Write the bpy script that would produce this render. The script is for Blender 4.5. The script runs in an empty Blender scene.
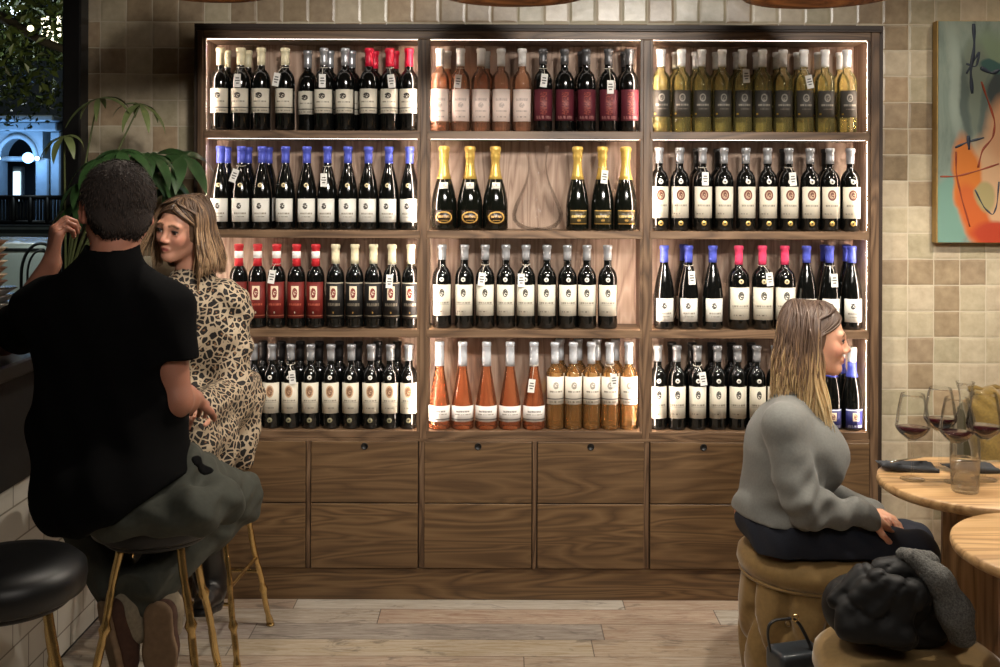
import bpy, math, random
import numpy as np
from mathutils import Vector, Matrix

random.seed(7)
RNG = np.random.default_rng(11)
scene = bpy.context.scene
COL = scene.collection
F = 1040.0            # focal length in pixels of the 1000-wide frame
EYE = 1.6             # camera height
HX, HY = 500.0, 184.0


def P(px, py, Y):
    """The point of the room at depth Y that the photograph shows at (px, py)."""
    return np.array([(px - HX) * Y / F, Y, EYE - (py - HY) * Y / F])


def srgb(r, g, b):
    def c(v):
        v /= 255.0
        return v / 12.92 if v <= 0.04045 else ((v + 0.055) / 1.055) ** 2.4
    return (c(r), c(g), c(b), 1.0)


# ------------------------------------------------------------------ objects
def tag(o, label=None, cat=None, group=None, kind=None):
    if label: o['label'] = label
    if cat: o['category'] = cat
    if group: o['group'] = group
    if kind: o['kind'] = kind
    return o


def thing(name, label, cat, loc=(0, 0, 0), rz=0.0, group=None):
    o = bpy.data.objects.new(name, None)
    o.empty_display_size = 0.05
    o.location = loc
    o.rotation_euler = (0, 0, rz)
    COL.objects.link(o)
    return tag(o, label, cat, group)


def base_of(o):
    v = Vector((0, 0, 0))
    while o is not None:
        v = v + o.location
        o = o.parent
    return v


def build_mesh(name, verts, faces, mat=None, smooth=True, uvs=None, cols=None):
    me = bpy.data.meshes.new(name)
    if isinstance(verts, np.ndarray):
        verts = verts.tolist()
    if isinstance(faces, np.ndarray):
        faces = faces.tolist()
    me.from_pydata(verts, [], faces)
    if smooth:
        me.polygons.foreach_set('use_smooth', [True] * len(me.polygons))
    if uvs is not None:
        ul = me.uv_layers.new(name='UVMap')
        li = np.empty(len(me.loops), dtype=np.int32)
        me.loops.foreach_get('vertex_index', li)
        ul.data.foreach_set('uv', np.asarray(uvs, dtype=np.float32)[li].ravel())
    if cols is not None:
        ca = me.color_attributes.new('Col', 'FLOAT_COLOR', 'POINT')
        ca.data.foreach_set('color', np.asarray(cols, dtype=np.float32).ravel())
    if mat is not None:
        for m in (mat if isinstance(mat, (list, tuple)) else [mat]):
            me.materials.append(m)
    me.update()
    return me


class MB:
    """Collects shapes and links them as one mesh object."""

    def __init__(self):
        self.v, self.f, self.uv, self.sm = [], [], [], []

    def add(self, verts, faces, uv=None, smooth=False):
        n = len(self.v)
        self.v.extend([tuple(float(c) for c in p) for p in verts])
        self.f.extend([tuple(i + n for i in q) for q in faces])
        self.sm.extend([smooth] * len(faces))
        self.uv.extend(uv if uv is not None else [(0.0, 0.0)] * len(verts))
        return self

    def box(self, x0, x1, y0, y1, z0, z1, M=None, bev=0.0):
        if bev > 0:
            b = min(bev, (x1 - x0) * .45, (y1 - y0) * .45, (z1 - z0) * .45)
            vs, idx = [], {}
            for sx in (0, 1):
                for sy in (0, 1):
                    for sz in (0, 1):
                        c = ((x0, x1)[sx], (y0, y1)[sy], (z0, z1)[sz])
                        d = (1 - 2 * sx, 1 - 2 * sy, 1 - 2 * sz)
                        for a in range(3):
                            p = [c[i] + d[i] * b * (i != a) for i in range(3)]
                            idx[(sx, sy, sz, a)] = len(vs)
                            vs.append(p)
            fs = []
            for a in range(3):
                o1, o2 = [i for i in range(3) if i != a]
                for s in (0, 1):
                    q = []
                    for (u, w) in ((0, 0), (1, 0), (1, 1), (0, 1)):
                        k = [0, 0, 0]; k[a] = s; k[o1] = u; k[o2] = w
                        q.append(idx[(k[0], k[1], k[2], a)])
                    flip = (s == 0) == (a != 1)
                    fs.append(q[::-1] if flip else q)
            for a in range(3):
                o1, o2 = [i for i in range(3) if i != a]
                for u in (0, 1):
                    for w in (0, 1):
                        k0 = [0, 0, 0]; k0[o1] = u; k0[o2] = w
                        k1 = list(k0); k1[a] = 1
                        q = [idx[(*k0, o1)], idx[(*k0, o2)], idx[(*k1, o2)], idx[(*k1, o1)]]
                        fs.append(q)
            for sx in (0, 1):
                for sy in (0, 1):
                    for sz in (0, 1):
                        fs.append([idx[(sx, sy, sz, a)] for a in range(3)])
        else:
            vs = [(x, y, z) for x in (x0, x1) for y in (y0, y1) for z in (z0, z1)]
            fs = [(0, 1, 3, 2), (4, 6, 7, 5), (0, 4, 5, 1), (2, 3, 7, 6), (0, 2, 6, 4), (1, 5, 7, 3)]
        if M is not None:
            vs = [tuple(M @ Vector(p)) for p in vs]
        return self.add(vs, fs)

    def lathe(self, prof, seg=24, c=(0, 0, 0), M=None, smooth=True, caps=True):
        vs, fs = [], []
        for (r, z) in prof:
            for k in range(seg):
                a = 2 * math.pi * k / seg
                vs.append((c[0] + r * math.cos(a), c[1] + r * math.sin(a), c[2] + z))
        for i in range(len(prof) - 1):
            for k in range(seg):
                k2 = (k + 1) % seg
                fs.append((i * seg + k, i * seg + k2, (i + 1) * seg + k2, (i + 1) * seg + k))
        if caps and prof[0][0] > 1e-5: fs.append(tuple(range(seg))[::-1])
        if caps and prof[-1][0] > 1e-5: fs.append(tuple(range((len(prof) - 1) * seg, len(prof) * seg)))
        if M is not None:
            vs = [tuple(M @ Vector(p)) for p in vs]
        return self.add(vs, fs, smooth=smooth)

    def tube(self, pts, r, seg=8, closed=False, smooth=True, flat=1.0):
        pts = [Vector(p) for p in pts]
        n = len(pts)
        rs = r if isinstance(r, (list, tuple)) else [r] * n
        vs, fs = [], []
        up = None
        for i, p in enumerate(pts):
            if closed:
                t = pts[(i + 1) % n] - pts[i - 1]
            else:
                t = pts[min(i + 1, n - 1)] - pts[max(i - 1, 0)]
            t = t.normalized() if t.length > 1e-9 else Vector((0, 0, 1))
            if up is None:
                up = Vector((0, 0, 1)) if abs(t.z) < .9 else Vector((1, 0, 0))
            a = t.cross(up)
            if a.length < 1e-6:
                a = t.cross(Vector((0.3, 1, 0.2)))
            a.normalize()
            b = a.cross(t).normalized()
            up = b
            for k in range(seg):
                an = 2 * math.pi * k / seg
                q = p + a * (rs[i] * math.cos(an)) + b * (rs[i] * flat * math.sin(an))
                vs.append(tuple(q))
        m = n if closed else n - 1
        for i in range(m):
            j = (i + 1) % n
            for k in range(seg):
                k2 = (k + 1) % seg
                fs.append((i * seg + k, j * seg + k, j * seg + k2, i * seg + k2))
        if not closed:
            fs.append(tuple(range(seg)))
            fs.append(tuple(range((n - 1) * seg, n * seg))[::-1])
        return self.add(vs, fs, smooth=smooth)

    def prism(self, poly, z0, z1, M=None):
        """poly: list of (x, y), extruded from z0 to z1."""
        n = len(poly)
        vs = [(x, y, z0) for x, y in poly] + [(x, y, z1) for x, y in poly]
        fs = [tuple(range(n))[::-1], tuple(range(n, 2 * n))]
        fs += [(i, (i + 1) % n, (i + 1) % n + n, i + n) for i in range(n)]
        if M is not None:
            vs = [tuple(M @ Vector(p)) for p in vs]
        return self.add(vs, fs)

    def wrap(self, r, z0, z1, half, seg=12, face=-math.pi / 2, t=0.0007, c=(0, 0)):
        """A paper wrapped round a cylinder, facing -Y by default, with UVs."""
        n0 = len(self.v)
        vs, uv, fs = [], [], []
        for i in range(seg + 1):
            u = i / seg
            a = face + (u - .5) * 2 * half
            for (rr, z, v) in ((r, z0, 0), (r, z1, 1), (r - t, z0, 0), (r - t, z1, 1)):
                vs.append((c[0] + rr * math.cos(a), c[1] + rr * math.sin(a), z))
                uv.append((u, v))
        for i in range(seg):
            a, b = i * 4, i * 4 + 4
            fs += [(a, b, b + 1, a + 1), (a + 3, b + 3, b + 2, a + 2), (a + 1, b + 1, b + 3, a + 3), (a + 2, b + 2, b, a)]
        fs += [(0, 1, 3, 2), (seg * 4, seg * 4 + 2, seg * 4 + 3, seg * 4 + 1)]
        return self.add(vs, fs, uv=uv, smooth=True)

    def build(self, name, mat, parent=None, world=True, use_uv=False):
        vs = self.v
        if parent is not None and world:
            b = base_of(parent)
            vs = [(x - b.x, y - b.y, z - b.z) for x, y, z in vs]
        me = build_mesh(name, vs, self.f, mat, smooth=False, uvs=self.uv if use_uv else None)
        me.polygons.foreach_set('use_smooth', self.sm)
        o = bpy.data.objects.new(name, me)
        COL.objects.link(o)
        if parent is not None:
            o.parent = parent
        return o


def np_obj(name, V, Fc, mat, parent=None, cols=None, smooth=True):
    V = np.asarray(V, dtype=np.float64)
    if parent is not None:
        b = base_of(parent)
        V = V - np.array([b.x, b.y, b.z])
    me = build_mesh(name, V, Fc, mat, smooth=smooth, cols=cols)
    o = bpy.data.objects.new(name, me)
    COL.objects.link(o)
    if parent is not None:
        o.parent = parent
    return o


def struct(o):
    o['kind'] = 'structure'
    return o


def copy_tree(o, parent=None):
    c = o.copy()
    COL.objects.link(c)
    if parent is not None:
        c.parent = parent
    for ch in list(o.children):
        copy_tree(ch, c)
    return c


# ---------------------------------------------------------------- materials
class NT:
    def __init__(self, name):
        self.m = bpy.data.materials.new(name)
        self.m.use_nodes = True
        self.t = self.m.node_tree
        self.b = self.t.nodes['Principled BSDF']
        self.out = self.t.nodes['Material Output']

    def n(self, typ, **kw):
        nd = self.t.nodes.new(typ)
        for k, v in kw.items():
            setattr(nd, k, v)
        return nd

    def l(self, a, b):
        self.t.links.new(a, b)

    def set(self, **kw):
        for k, v in kw.items():
            self.b.inputs[k.replace('_', ' ')].default_value = v
        return self

    def math(self, op, a, b=None, clamp=False):
        nd = self.n('ShaderNodeMath', operation=op, use_clamp=clamp)
        for i, x in enumerate((a, b)):
            if x is None: continue
            if isinstance(x, (int, float)): nd.inputs[i].default_value = x
            else: self.l(x, nd.inputs[i])
        return nd.outputs[0]

    def mix(self, fac, a, b, mode='MIX'):
        nd = self.n('ShaderNodeMix', data_type='RGBA', blend_type=mode)
        for i, x in ((0, fac), (6, a), (7, b)):
            if isinstance(x, (int, float)): nd.inputs[i].default_value = x
            elif isinstance(x, (tuple, list)): nd.inputs[i].default_value = x
            else: self.l(x, nd.inputs[i])
        return nd.outputs[2]

    def coord(self, which='Object'):
        return self.n('ShaderNodeTexCoord').outputs[which]

    def mapping(self, vec, scale=(1, 1, 1), loc=(0, 0, 0), rot=(0, 0, 0)):
        nd = self.n('ShaderNodeMapping')
        nd.inputs['Location'].default_value = loc
        nd.inputs['Rotation'].default_value = rot
        nd.inputs['Scale'].default_value = scale
        self.l(vec, nd.inputs['Vector'])
        return nd.outputs[0]

    def noise(self, vec, scale=5.0, detail=4.0, rough=.55, dist=0.0):
        nd = self.n('ShaderNodeTexNoise')
        nd.inputs['Scale'].default_value = scale
        nd.inputs['Detail'].default_value = detail
        nd.inputs['Roughness'].default_value = rough
        nd.inputs['Distortion'].default_value = dist
        if vec is not None: self.l(vec, nd.inputs['Vector'])
        return nd

    def ramp(self, fac, stops, interp='LINEAR'):
        nd = self.n('ShaderNodeValToRGB')
        cr = nd.color_ramp
        cr.interpolation = interp
        while len(cr.elements) > 1: cr.elements.remove(cr.elements[-1])
        cr.elements[0].position, cr.elements[0].color = stops[0]
        for p, c in stops[1:]:
            e = cr.elements.new(p); e.color = c
        self.l(fac, nd.inputs[0])
        return nd.outputs[0]

    def bump(self, h, strength=.3, dist=.01):
        nd = self.n('ShaderNodeBump')
        nd.inputs['Strength'].default_value = strength
        nd.inputs['Distance'].default_value = dist
        self.l(h, nd.inputs['Height'])
        self.l(nd.outputs[0], self.b.inputs['Normal'])

    def base(self, sock):
        self.l(sock, self.b.inputs['Base Color'])


def plain(name, col, rough=.5, metal=0.0, noise=0.06, nscale=30.0, bump=0.0, **kw):
    """A single-colour procedural material with a little mottling of its own."""
    t = NT(name)
    t.set(Roughness=rough, Metallic=metal)
    for k, v in kw.items():
        t.b.inputs[k.replace('_', ' ')].default_value = v
    nz = t.noise(t.coord(), nscale, 3)
    dark = tuple(c * (1 - 2.2 * noise) for c in col[:3]) + (1,)
    lite = tuple(min(1, c * (1 + 2.2 * noise)) for c in col[:3]) + (1,)
    t.base(t.ramp(nz.outputs[0], [(.3, dark), (.7, lite)]))
    if bump: t.bump(nz.outputs[0], bump, .003)
    return t.m


def emissive(name, col, strength):
    t = NT(name)
    t.set(Base_Color=col, Emission_Color=col, Emission_Strength=strength)
    return t.m


def glass(name, col=(1, 1, 1, 1), ior=1.45, rough=0.0):
    t = NT(name)
    t.set(Base_Color=col, Roughness=rough, IOR=ior, Transmission_Weight=1.0)
    return t.m


def wood(name, dark, mid, lite, axis='X', scale=1.0, rough=.45, boards=None, bump=.12):
    """Oak-like wood, grain running along axis. boards=(axis, width, offset) alternates the tone of joined boards."""
    t = NT(name)
    co = t.coord()
    s = {'X': (1.1, 9, 9), 'Y': (9, 1.1, 9), 'Z': (9, 9, 1.1)}[axis]
    vec = t.mapping(co, tuple(c * scale for c in s))
    tone = None
    if boards:
        sp = t.n('ShaderNodeSeparateXYZ'); t.l(co, sp.inputs[0])
        idx = t.math('FLOOR', t.math('DIVIDE', t.math('SUBTRACT', sp.outputs['XYZ'.index(boards[0])], boards[2]), boards[1]))
        wn = t.n('ShaderNodeTexWhiteNoise', noise_dimensions='1D')
        t.l(idx, wn.inputs['W'])
        tone = wn.outputs[0]
        add = t.n('ShaderNodeVectorMath', operation='ADD')
        t.l(vec, add.inputs[0])
        sc = t.n('ShaderNodeVectorMath', operation='SCALE')
        t.l(wn.outputs['Color'], sc.inputs[0]); sc.inputs['Scale'].default_value = 7.0
        t.l(sc.outputs[0], add.inputs[1])
        vec = add.outputs[0]
    big = t.noise(vec, 1.1, 2, .5, .6)
    rings = t.math('FRACT', t.math('MULTIPLY', big.outputs[0], 9.0))
    rings = t.math('ABSOLUTE', t.math('SUBTRACT', rings, .5))
    fine = t.noise(t.mapping(vec, tuple((.35 if a == axis else 4.5) for a in 'XYZ')), 5.0, 5, .7)
    h = t.math('ADD', t.math('MULTIPLY', rings, .9), t.math('MULTIPLY', fine.outputs[0], .62))
    c = t.ramp(h, [(.25, dark), (.5, mid), (.82, lite)])
    if tone is not None:
        c = t.mix(t.math('MULTIPLY', tone, .45), c, dark)
    t.base(c)
    t.set(Roughness=rough)
    t.bump(h, bump, .002)
    return t.m


def vcol(name, rough=.5, bump=0.0, bscale=200.0, sheen=0.0, **kw):
    t = NT(name)
    a = t.n('ShaderNodeVertexColor', layer_name='Col')
    nz = t.noise(t.coord(), bscale, 3)
    c = t.mix(.12, a.outputs[0], nz.outputs[1], 'OVERLAY')
    t.base(c)
    t.set(Roughness=rough)
    for k, v in kw.items():
        t.b.inputs[k.replace('_', ' ')].default_value = v
    if bump: t.bump(nz.outputs[0], bump, .002)
    return t.m


# ------------------------------------------------- smooth solids (distance fields)
def unit(v):
    v = np.asarray(v, float)
    return v / (np.linalg.norm(v) + 1e-12)


def smin(a, b, k):
    if k <= 0: return np.minimum(a, b)
    h = np.clip(.5 + .5 * (b - a) / k, 0, 1)
    return b * (1 - h) + a * h - k * h * (1 - h)


def smax(a, b, k):
    return -smin(-a, -b, k)


def rc(a, b, r1, r2, sq=None):
    """Tapered rounded limb; sq=(axis, factor) squashes it along axis."""
    a = np.asarray(a, np.float32); b = np.asarray(b, np.float32)
    ba = b - a
    L = float(ba @ ba) + 1e-12
    if sq is not None:
        n = unit(sq[0]).astype(np.float32); fct = sq[1]

    def f(Q):
        v = Q - a
        t = np.clip((v @ ba) / L, 0, 1)
        v = v - t[:, None] * ba
        if sq is not None:
            vn = v @ n
            v = v + np.outer(vn * (1 / fct - 1), n)
        d = np.sqrt(np.einsum('ij,ij->i', v, v)) - (r1 + (r2 - r1) * t)
        return d * (min(1.0, sq[1]) if sq is not None else 1.0)
    return f


def ell(c, r, R=None):
    c = np.asarray(c, np.float32); r = np.asarray(r, np.float32)
    R = None if R is None else np.asarray(R, np.float32)

    def f(Q):
        q = Q - c
        if R is not None: q = q @ R          # columns of R = local axes
        k0 = np.sqrt((((q / r)) ** 2).sum(1))
        k1 = np.sqrt((((q / (r * r))) ** 2).sum(1)) + 1e-9
        return k0 * (k0 - 1) / k1
    return f


def rbox(c, h, rad, R=None):
    c = np.asarray(c, np.float32); h = np.asarray(h, np.float32) - rad

    def f(Q):
        q = Q - c
        if R is not None: q = q @ np.asarray(R, np.float32)
        q = np.abs(q) - h
        return np.sqrt((np.maximum(q, 0) ** 2).sum(1)) + np.minimum(q.max(1), 0) - rad
    return f


def half(p, n):
    """Half space: negative on the side the normal points away from."""
    p = np.asarray(p, np.float32); n = unit(n).astype(np.float32)
    return lambda Q: (Q - p) @ n


def union(prims, k=.02):
    """prims: f or (f, k)."""
    def f(Q):
        d = None
        for p in prims:
            g, kk = p if isinstance(p, tuple) else (p, k)
            e = g(Q)
            d = e if d is None else smin(d, e, kk)
        return d
    return f


def inter(f, g, k=.006):
    return lambda Q: smax(f(Q), g(Q), k)


def minus(f, g, k=.006):
    return lambda Q: smax(f(Q), -g(Q), k)


def grow(f, a):
    return lambda Q: f(Q) - a


def fold(f, g):
    return lambda Q: f(Q) + g(Q)


def surface(fn, lo, hi, h):
    """Surface-nets mesh of fn = 0 inside the box lo..hi on a grid of step h."""
    B = 8
    lo = np.asarray(lo, float); hi = np.asarray(hi, float)
    nb = np.maximum(1, np.ceil((hi - lo) / (h * B)).astype(int))
    n = nb * B
    gx, gy, gz = np.meshgrid(*[np.arange(k) for k in nb], indexing='ij')
    cen = np.stack([gx, gy, gz], -1).reshape(-1, 3) * (B * h) + lo + (B - 1) * h / 2
    d0 = fn(cen.astype(np.float32))
    rad = B * h * .9 + .012
    act = np.abs(d0) < rad * 1.7
    V = np.repeat(np.repeat(np.repeat(d0.reshape(nb), B, 0), B, 1), B, 2).astype(np.float32)
    ids = np.argwhere(act.reshape(nb))
    off = np.stack(np.meshgrid(*[np.arange(B)] * 3, indexing='ij'), -1).reshape(-1, 3)
    for s in range(0, len(ids), 400):
        ch = ids[s:s + 400]
        idx = (ch[:, None, :] * B + off[None]).reshape(-1, 3)
        V[idx[:, 0], idx[:, 1], idx[:, 2]] = fn((idx * h + lo).astype(np.float32))
    V[0], V[-1], V[:, 0], V[:, -1], V[:, :, 0], V[:, :, -1] = 1, 1, 1, 1, 1, 1
    S = V < 0
    c = [S[i:n[0] - 1 + i, j:n[1] - 1 + j, k:n[2] - 1 + k] for i in (0, 1) for j in (0, 1) for k in (0, 1)]
    anyS = c[0] | c[1] | c[2] | c[3] | c[4] | c[5] | c[6] | c[7]
    allS = c[0] & c[1] & c[2] & c[3] & c[4] & c[5] & c[6] & c[7]
    cells = np.argwhere(anyS & ~allS)
    vid = np.full(tuple(n - 1), -1, np.int64)
    vid[cells[:, 0], cells[:, 1], cells[:, 2]] = np.arange(len(cells))
    acc = np.zeros((len(cells), 3)); cnt = np.zeros(len(cells))
    for ax in range(3):
        o1, o2 = [a for a in range(3) if a != ax]
        for u in (0, 1):
            for w in (0, 1):
                p = cells.copy(); p[:, o1] += u; p[:, o2] += w
                q = p.copy(); q[:, ax] += 1
                a = V[p[:, 0], p[:, 1], p[:, 2]]; b = V[q[:, 0], q[:, 1], q[:, 2]]
                m = (a < 0) != (b < 0)
                t = np.where(m, a / np.where(m, a - b, 1), 0)
                pt = (p - cells).astype(float); pt[:, ax] += t
                acc[m] += pt[m]; cnt[m] += 1
    pos = lo + (cells + acc / np.maximum(cnt, 1)[:, None]) * h
    faces = []
    for ax in range(3):
        o1, o2 = (ax + 1) % 3, (ax + 2) % 3
        sl0 = [slice(None)] * 3; sl1 = [slice(None)] * 3
        sl0[ax] = slice(0, n[ax] - 1); sl1[ax] = slice(1, n[ax])
        A = S[tuple(sl0)]; Bq = S[tuple(sl1)]
        e = np.argwhere(A != Bq)
        e = e[(e[:, o1] > 0) & (e[:, o2] > 0) & (e[:, o1] < n[o1] - 1) & (e[:, o2] < n[o2] - 1)]
        ins = A[e[:, 0], e[:, 1], e[:, 2]]

        def vv(d1, d2):
            q = e.copy(); q[:, o1] += d1; q[:, o2] += d2
            return vid[q[:, 0], q[:, 1], q[:, 2]]
        quad = np.stack([vv(-1, -1), vv(0, -1), vv(0, 0), vv(-1, 0)], 1)
        quad[~ins] = quad[~ins][:, ::-1]
        faces.append(quad)
    Fq = np.concatenate(faces)
    Fq = Fq[(Fq >= 0).all(1)]
    return pos, Fq


def relax(V, Fq, it=2, a=.5):
    n = len(V)
    for _ in range(it):
        acc = np.zeros_like(V); cnt = np.zeros(n)
        for i in range(4):
            j = (i + 1) % 4
            np.add.at(acc, Fq[:, i], V[Fq[:, j]]); np.add.at(cnt, Fq[:, i], 1)
            np.add.at(acc, Fq[:, j], V[Fq[:, i]]); np.add.at(cnt, Fq[:, j], 1)
        V = V * (1 - a) + a * acc / np.maximum(cnt, 1)[:, None]
    return V


def solid(name, fn, lo, hi, h, mat, parent=None, color=None, it=1):
    V, Fq = surface(fn, lo, hi, h)
    if it: V = relax(V, Fq, it)
    cols = None
    if color is not None:
        cols = color(V) if callable(color) else np.tile(np.array(color), (len(V), 1))
    return np_obj(name, V, Fq, mat, parent, cols)
# =================================================================== materials
def tile_material():
    t = NT('zellige_tile')
    co = t.coord()
    sp = t.n('ShaderNodeSeparateXYZ'); t.l(co, sp.inputs[0])
    pit = 0.1058
    wob = t.noise(t.mapping(co, (9, 9, 9)), 1.0, 1)
    wv = t.math('MULTIPLY', t.math('SUBTRACT', wob.outputs[0], .5), .007)
    u = t.math('DIVIDE', t.math('ADD', t.math('SUBTRACT', sp.outputs[0], 1.7614 - pit * 60), wv), pit)
    v = t.math('DIVIDE', t.math('ADD', t.math('SUBTRACT', sp.outputs[2], 1.3009 - pit * 30), wv), pit)
    cmb = t.n('ShaderNodeCombineXYZ')
    t.l(t.math('FLOOR', u), cmb.inputs[0]); t.l(t.math('FLOOR', v), cmb.inputs[1])
    wn = t.n('ShaderNodeTexWhiteNoise', noise_dimensions='3D'); t.l(cmb.outputs[0], wn.inputs['Vector'])
    pal = t.ramp(wn.outputs[0], [(0, srgb(204, 190, 168)), (.16, srgb(168, 150, 126)), (.32, srgb(203, 191, 168)),
                                 (.48, srgb(186, 176, 152)), (.62, srgb(168, 150, 128)), (.74, srgb(198, 186, 162)),
                                 (.86, srgb(148, 132, 110)), (.94, srgb(184, 162, 136))], 'CONSTANT')
    cl = t.noise(t.mapping(co, (1, 1, 1)), 22, 4, .6)
    pal = t.mix(.45, pal, t.ramp(cl.outputs[0], [(.3, srgb(120, 108, 88)), (.7, srgb(236, 226, 206))]), 'SOFT_LIGHT')
    fu = t.math('ABSOLUTE', t.math('SUBTRACT', t.math('FRACT', u), .5))
    fv = t.math('ABSOLUTE', t.math('SUBTRACT', t.math('FRACT', v), .5))
    edge = t.math('MAXIMUM', fu, fv)
    gr = t.n('ShaderNodeMapRange'); gr.inputs[1].default_value = .478; gr.inputs[2].default_value = .488
    t.l(edge, gr.inputs[0])
    c = t.mix(gr.outputs[0], pal, srgb(212, 200, 176))
    t.base(c)
    ro = t.n('ShaderNodeMapRange'); t.l(gr.outputs[0], ro.inputs[0]); ro.inputs[3].default_value = .27; ro.inputs[4].default_value = .8
    t.l(ro.outputs[0], t.b.inputs['Roughness'])
    # every tile sits a little askew
    s2 = t.n('ShaderNodeSeparateXYZ'); t.l(wn.outputs['Color'], s2.inputs[0])
    tilt = t.math('ADD', t.math('MULTIPLY', t.math('SUBTRACT', t.math('FRACT', u), .5), t.math('SUBTRACT', s2.outputs[0], .5)),
                  t.math('MULTIPLY', t.math('SUBTRACT', t.math('FRACT', v), .5), t.math('SUBTRACT', s2.outputs[1], .5)))
    rd = t.n('ShaderNodeMapRange'); rd.inputs[1].default_value = .40; rd.inputs[2].default_value = .49
    t.l(edge, rd.inputs[0])
    h = t.math('SUBTRACT', t.math('ADD', t.math('MULTIPLY', tilt, .8), t.math('MULTIPLY', cl.outputs[0], .35)), t.math('MULTIPLY', rd.outputs[0], .8))
    t.bump(h, .5, .004)
    return t.m


def plank_material():
    t = NT('floor_planks')
    co = t.coord()
    sp = t.n('ShaderNodeSeparateXYZ'); t.l(co, sp.inputs[0])
    w, L = .13, 1.25
    v = t.math('DIVIDE', t.math('SUBTRACT', sp.outputs[1], 3.652 - 1.3 * 5), w)
    row = t.math('FLOOR', v)
    wr = t.n('ShaderNodeTexWhiteNoise', noise_dimensions='1D'); t.l(row, wr.inputs['W'])
    u = t.math('ADD', t.math('DIVIDE', sp.outputs[0], L), t.math('MULTIPLY', wr.outputs[0], 7.0))
    cmb = t.n('ShaderNodeCombineXYZ'); t.l(t.math('FLOOR', u), cmb.inputs[0]); t.l(row, cmb.inputs[1])
    wn = t.n('ShaderNodeTexWhiteNoise', noise_dimensions='3D'); t.l(cmb.outputs[0], wn.inputs['Vector'])
    tone = t.ramp(wn.outputs[0], [(0, srgb(188, 182, 174)), (.3, srgb(206, 200, 192)), (.55, srgb(200, 188, 170)), (.8, srgb(214, 209, 202)), (1, srgb(194, 190, 184))])
    off = t.n('ShaderNodeVectorMath', operation='SCALE'); t.l(wn.outputs['Color'], off.inputs[0]); off.inputs['Scale'].default_value = 9
    ad = t.n('ShaderNodeVectorMath', operation='ADD'); t.l(t.mapping(co, (3.6, 34, 1)), ad.inputs[0]); t.l(off.outputs[0], ad.inputs[1])
    g = t.noise(ad.outputs[0], 1.9, 8, .72, .9)
    blot = t.noise(t.mapping(co, (3, 7, 1)), 2.2, 5, .65, 1.2)
    c = t.mix(.9, tone, t.ramp(g.outputs[0], [(.28, srgb(84, 78, 74)), (.48, srgb(150, 146, 142)), (.74, srgb(196, 192, 188))]), 'OVERLAY')
    k = t.ramp(blot.outputs[0], [(.33, (1, 1, 1, 1)), (.43, (0, 0, 0, 1))])
    c = t.mix(t.math('MULTIPLY', k, .6), c, srgb(98, 88, 82))
    fu = t.math('ABSOLUTE', t.math('SUBTRACT', t.math('FRACT', u), .5))
    fv = t.math('ABSOLUTE', t.math('SUBTRACT', t.math('FRACT', v), .5))
    j = t.math('MAXIMUM', t.math('GREATER_THAN', fu, .4985), t.math('GREATER_THAN', fv, .489))
    c = t.mix(t.math('MULTIPLY', j, .75), c, srgb(70, 60, 52))
    t.base(c)
    t.set(Roughness=.52)
    t.bump(t.math('SUBTRACT', t.math('MULTIPLY', g.outputs[0], .5), j), .25, .003)
    return t.m


M = {}
M['tile'] = tile_material()
M['floor'] = plank_material()
M['plaster'] = plain('dark_plaster', srgb(112, 100, 86), .9)
M['ceiling'] = plain('ceiling_paint', srgb(120, 108, 94), .9)
M['frame_wood'] = wood('cabinet_oak_upright', srgb(70, 51, 36), srgb(103, 79, 58), srgb(125, 99, 75), 'Z', .9)
M['shelf_wood'] = wood('cabinet_oak_shelf', srgb(74, 55, 39), srgb(106, 82, 60), srgb(128, 102, 78), 'X', .9)
M['door_wood'] = wood('cabinet_oak_front', srgb(80, 59, 39), srgb(110, 84, 56), srgb(132, 104, 72), 'X', 1.0, boards=('Z', .131, .115))
M['back_wood'] = wood('cabinet_back', srgb(134, 106, 88), srgb(166, 138, 118), srgb(186, 160, 140), 'Z', 1.1, .6)
M['dark_edge'] = plain('cabinet_dark_edge', srgb(52, 38, 28), .5)
M['black'] = plain('black_paint', srgb(16, 15, 15), .45)
M['led'] = emissive('led_warm', (1.0, .85, .72, 1), 64.0)
M['led_top'] = emissive('led_warm_top', (1.0, .90, .80, 1), 4.5)

# ======================================================================= room
WALL_Y = 4.22
b = MB(); b.box(-3.6, 3.4, -2.2, WALL_Y + .1, -.08, 0); struct(b.build('floor', M['floor']))
b = MB(); b.box(-3.6, 3.4, -2.2, WALL_Y + .1, 3.05, 3.15); struct(b.build('ceiling', M['ceiling']))
b = MB(); b.box(-1.672, 3.4, WALL_Y, WALL_Y + .1, 0, 3.05); struct(b.build('wall_back', M['tile']))
b = MB(); b.box(-3.6, -1.672, WALL_Y, WALL_Y + .1, 0, .92); struct(b.build('wall_sill', M['plaster']))
b = MB(); b.box(3.3, 3.4, -2.2, WALL_Y, 0, 3.05); struct(b.build('wall_right', M['plaster']))
b = MB(); b.box(-3.6, -3.5, -2.2, WALL_Y, 0, 3.05); struct(b.build('wall_left', M['plaster']))
b = MB(); b.box(-3.6, 3.4, -2.3, -2.2, 0, 3.05); struct(b.build('wall_front', M['plaster']))

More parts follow.
